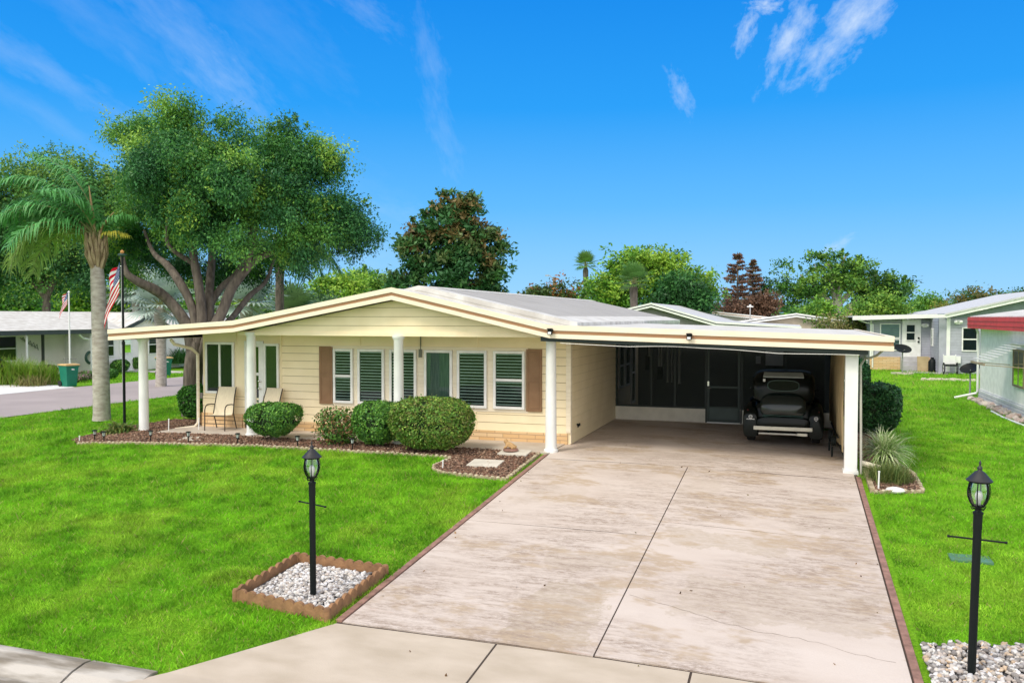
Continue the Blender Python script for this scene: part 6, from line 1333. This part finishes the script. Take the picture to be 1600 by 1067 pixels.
# ------------------------------------------------------------------ white house with red fascia (right edge)
RH = thing('red_trimmed_house', 'white walled house with red fascia and slatted awning at the right edge', 'house', (11, 16.4, -.1))
mb = MB(); mb.box(.02, 7, -7.5, 0, .38, 2.6); mb.build('wall', mat('offwhite_wall', (.88, .86, .84), .6), RH)
mb = MB(); mb.box(-.0, 7, -7.52, .02, -.2, .38)
for z in (.10, .20, .30): mb.box(-.03, 0, -7.5, 0, z - .045, z + .03)
mb.build('skirt', mat('skirt_white', (.66, .66, .68), .6), RH)
mb = MB(); mb.box(-.33, -.25, -8, .35, 2.50, 2.89); mb.box(-.25, 7.3, .27, .35, 2.50, 2.89); mb.box(-.345, -.33, -8, .35, 2.62, 2.65); mb.box(-.345, -.33, -8, .35, 2.76, 2.79); mb.build('fascia', redroof, RH)
mb = MB(); mb.strip([(-.26, 2.86), (3.2, 3.35), (7.2, 2.86)], -8, .3, 0, .06); mb.build('roof', roofw, RH)
mb = MB(); mb.strip([(-.26, 2.50), (.02, 2.5)], -8, .27, 0, .03); mb.build('soffit', white, RH)
mb = MB(); mb.tube([(-.12, -.08, 2.5), (-.06, -.08, 2.3), (-.06, -.08, .3), (-.10, -.05, .22), (-.75, .1, .03)], .04, 8); mb.build('downspout', white, RH, smooth=True)
MR = Matrix.Translation((.02, 0, 0)) @ Matrix.Rotation(-pi / 2, 4, 'Z')
window(RH, 4.75, 6.0, .85, 1.95, 0, 'slider', M=MR, frm=mat('window_brown', (.22, .17, .11), .6))
aw = MB(); 
for k in range(9):
    f = k / 9; x = -.02 - 1.0 * f; z = 2.12 - .52 * f; aw.add([(x, -6.15, z), (x, -4.3, z), (x - .085, -4.3, z - .005), (x - .085, -6.15, z - .005), (x, -6.15, z - .012), (x, -4.3, z - .012), (x - .085, -4.3, z - .017), (x - .085, -6.15, z - .017)], [(0, 1, 2, 3), (7, 6, 5, 4), (1, 5, 6, 2), (0, 3, 7, 4), (2, 6, 7, 3)])
awn = aw.build('awning', whitew, RH); awn['label'] = 'slatted white window awning'
mb = MB()
for y in (-4.35, -6.1): mb.tube([(0, y, 1.45), (-1.0, y, 1.52)], .012, 5)
mb.box(-1.06, -1.02, -6.15, -4.3, 1.50, 1.56); mb.build('awning_arm', mat('awning_tan', (.4, .3, .2), .6), awn)
p, r = scatter([(10.6, 8.5), (10.98, 8.5), (10.98, 16.5), (10.7, 16.5)], 26, 9); pc2 = np.stack([p[:, 0], p[:, 1], np.full(len(p), -.06)], 1)
tag(pebbles(pc2, r, .08, .16, [(.42, .36, .32), (.5, .45, .4), (.36, .28, .25)], 'border_rocks', ''), 'brown grey rocks lying along the red trimmed house skirt', 'rocks')['kind'] = 'stuff'
mb = MB(); mb.tube([(10.55, 12.2, -.08), (10.5, 10.5, -.08), (10.6, 8.5, -.08)], .03, 6); tag(mb.build('ground_pipe', white), 'white pipe lying on the lawn along the red trimmed house', 'pipe')

# ------------------------------------------------------------------ houses behind
def rear_house(name, label, loc, poly, depth, wallm, fm, w0=None, rz=0):
    t = thing(name, label, 'house', loc, rz); xs_ = [p[0] for p in poly]; zt = min(p[1] for p in poly) - .15
    mb = MB(); mb.prism([(xs_[0] + .4, 0), (xs_[-1] - .4, 0)] + [(p[0] if 0 < i < len(poly) - 1 else p[0] + (-.4 if p[0] > 0 else .4), p[1] - .1) for i, p in reversed(list(enumerate(poly)))], .3, depth - .3, 'y'); mb.build('wall', wallm, t)
    mb = MB(); mb.strip(poly, 0, depth, -.03, .04); mb.build('roof', mat('pale_grey_roof', (.56, .56, .57), .7), t)
    mb = MB(); mb.strip(poly, -.05, 0, -.20, .05); mb.k = 1; mb.strip(poly, -.06, -.05, -.10, -.045); mb.build('fascia', [white, fm], t)
    w_ = xs_[-1] - xs_[0]
    for f in (.2, .45, .7): window(t, xs_[0] + w_ * f, xs_[0] + w_ * f + 1.0, 1.0, 2.1, .3, 'dark')
    return t
rear_house('grey_gable_house', 'dark grey gabled house directly behind the main roof', (-2.5, 28.6, -.1), [(-4.2, 2.65), (0, 3.62), (3.45, 2.60), (7.7, 2.36)], 15, greyside, dkf)
rear_house('rear_house', 'tan low roofed house behind the flat end of the carport', (5.2, 40, -.1), [(-4, 2.55), (-.2, 3.1), (3.6, 2.5)], 12, mat('tan_wall', (.55, .47, .36), .7), dkf)
rear_house('rear_house', 'white flat roofed house behind the grey gable', (-1.5, 50, -.1), [(-6, 3.35), (-1, 3.45), (6.5, 2.65)], 10, whitewall, brown)
rear_house('turquoise_house', 'low turquoise trimmed house in front of the sparse oak', (4.6, 66, -.1), [(-5, 2.9), (0, 3.1), (3.0, 2.8)], 8, greenroof, greenroof)
rear_house('rear_house', 'pale low house half hidden by the bright shrub', (11.5, 58, -.1), [(-4, 2.6), (0, 3.3), (5, 2.7)], 10, whitewall, dkf)
rear_house('rear_house', 'white low roofed house above the grey neighbour roof', (19.5, 66, -.1), [(-5, 3.1), (0, 3.8), (5, 3.1)], 10, whitewall, dkf)
t = thing('street_lamp', 'slim street lamp in front of the rust brown conifers', 'street lamp', (P(1172, 500, 55).x, P(1172, 500, 55).y, -.1)); mb = MB(); mb.tube([(0, 0, 0), (0, 0, 3.55)], [.05, .035], 8); mb.build('post', mat('lamp_grey', (.4, .4, .4), .5), t)
mb = MB(); mb.box(-.2, .2, -.06, .06, 3.55, 3.62); mb.lathe([(.07, 3.62), (.1, 3.66), (.0, 3.74)], n=10); mb.build('lamp_head', whitew, t)
q_ = P(866, 480, 72); t = thing('utility_pole', 'brown utility pole with a lamp arm behind the main roof', 'utility pole', (q_.x, q_.y, -.1)); mb = MB(); mb.tube([(0, 0, 0), (0, 0, 6.35)], [.2, .15], 8); mb.build('pole', mat('pole_wood', (.25, .20, .16), .9), t)
mb = MB(); mb.tube([(0, 0, 6.1), tuple(RV * -.35 + Vector((0, 0, 6.45))), tuple(RV * -.55 + Vector((0, 0, 6.5)))], .03, 6); mb.box(-.8, -.45, -.05, .05, 6.45, 6.55); mb.build('lamp_arm', MATS['lamp_grey'], t)
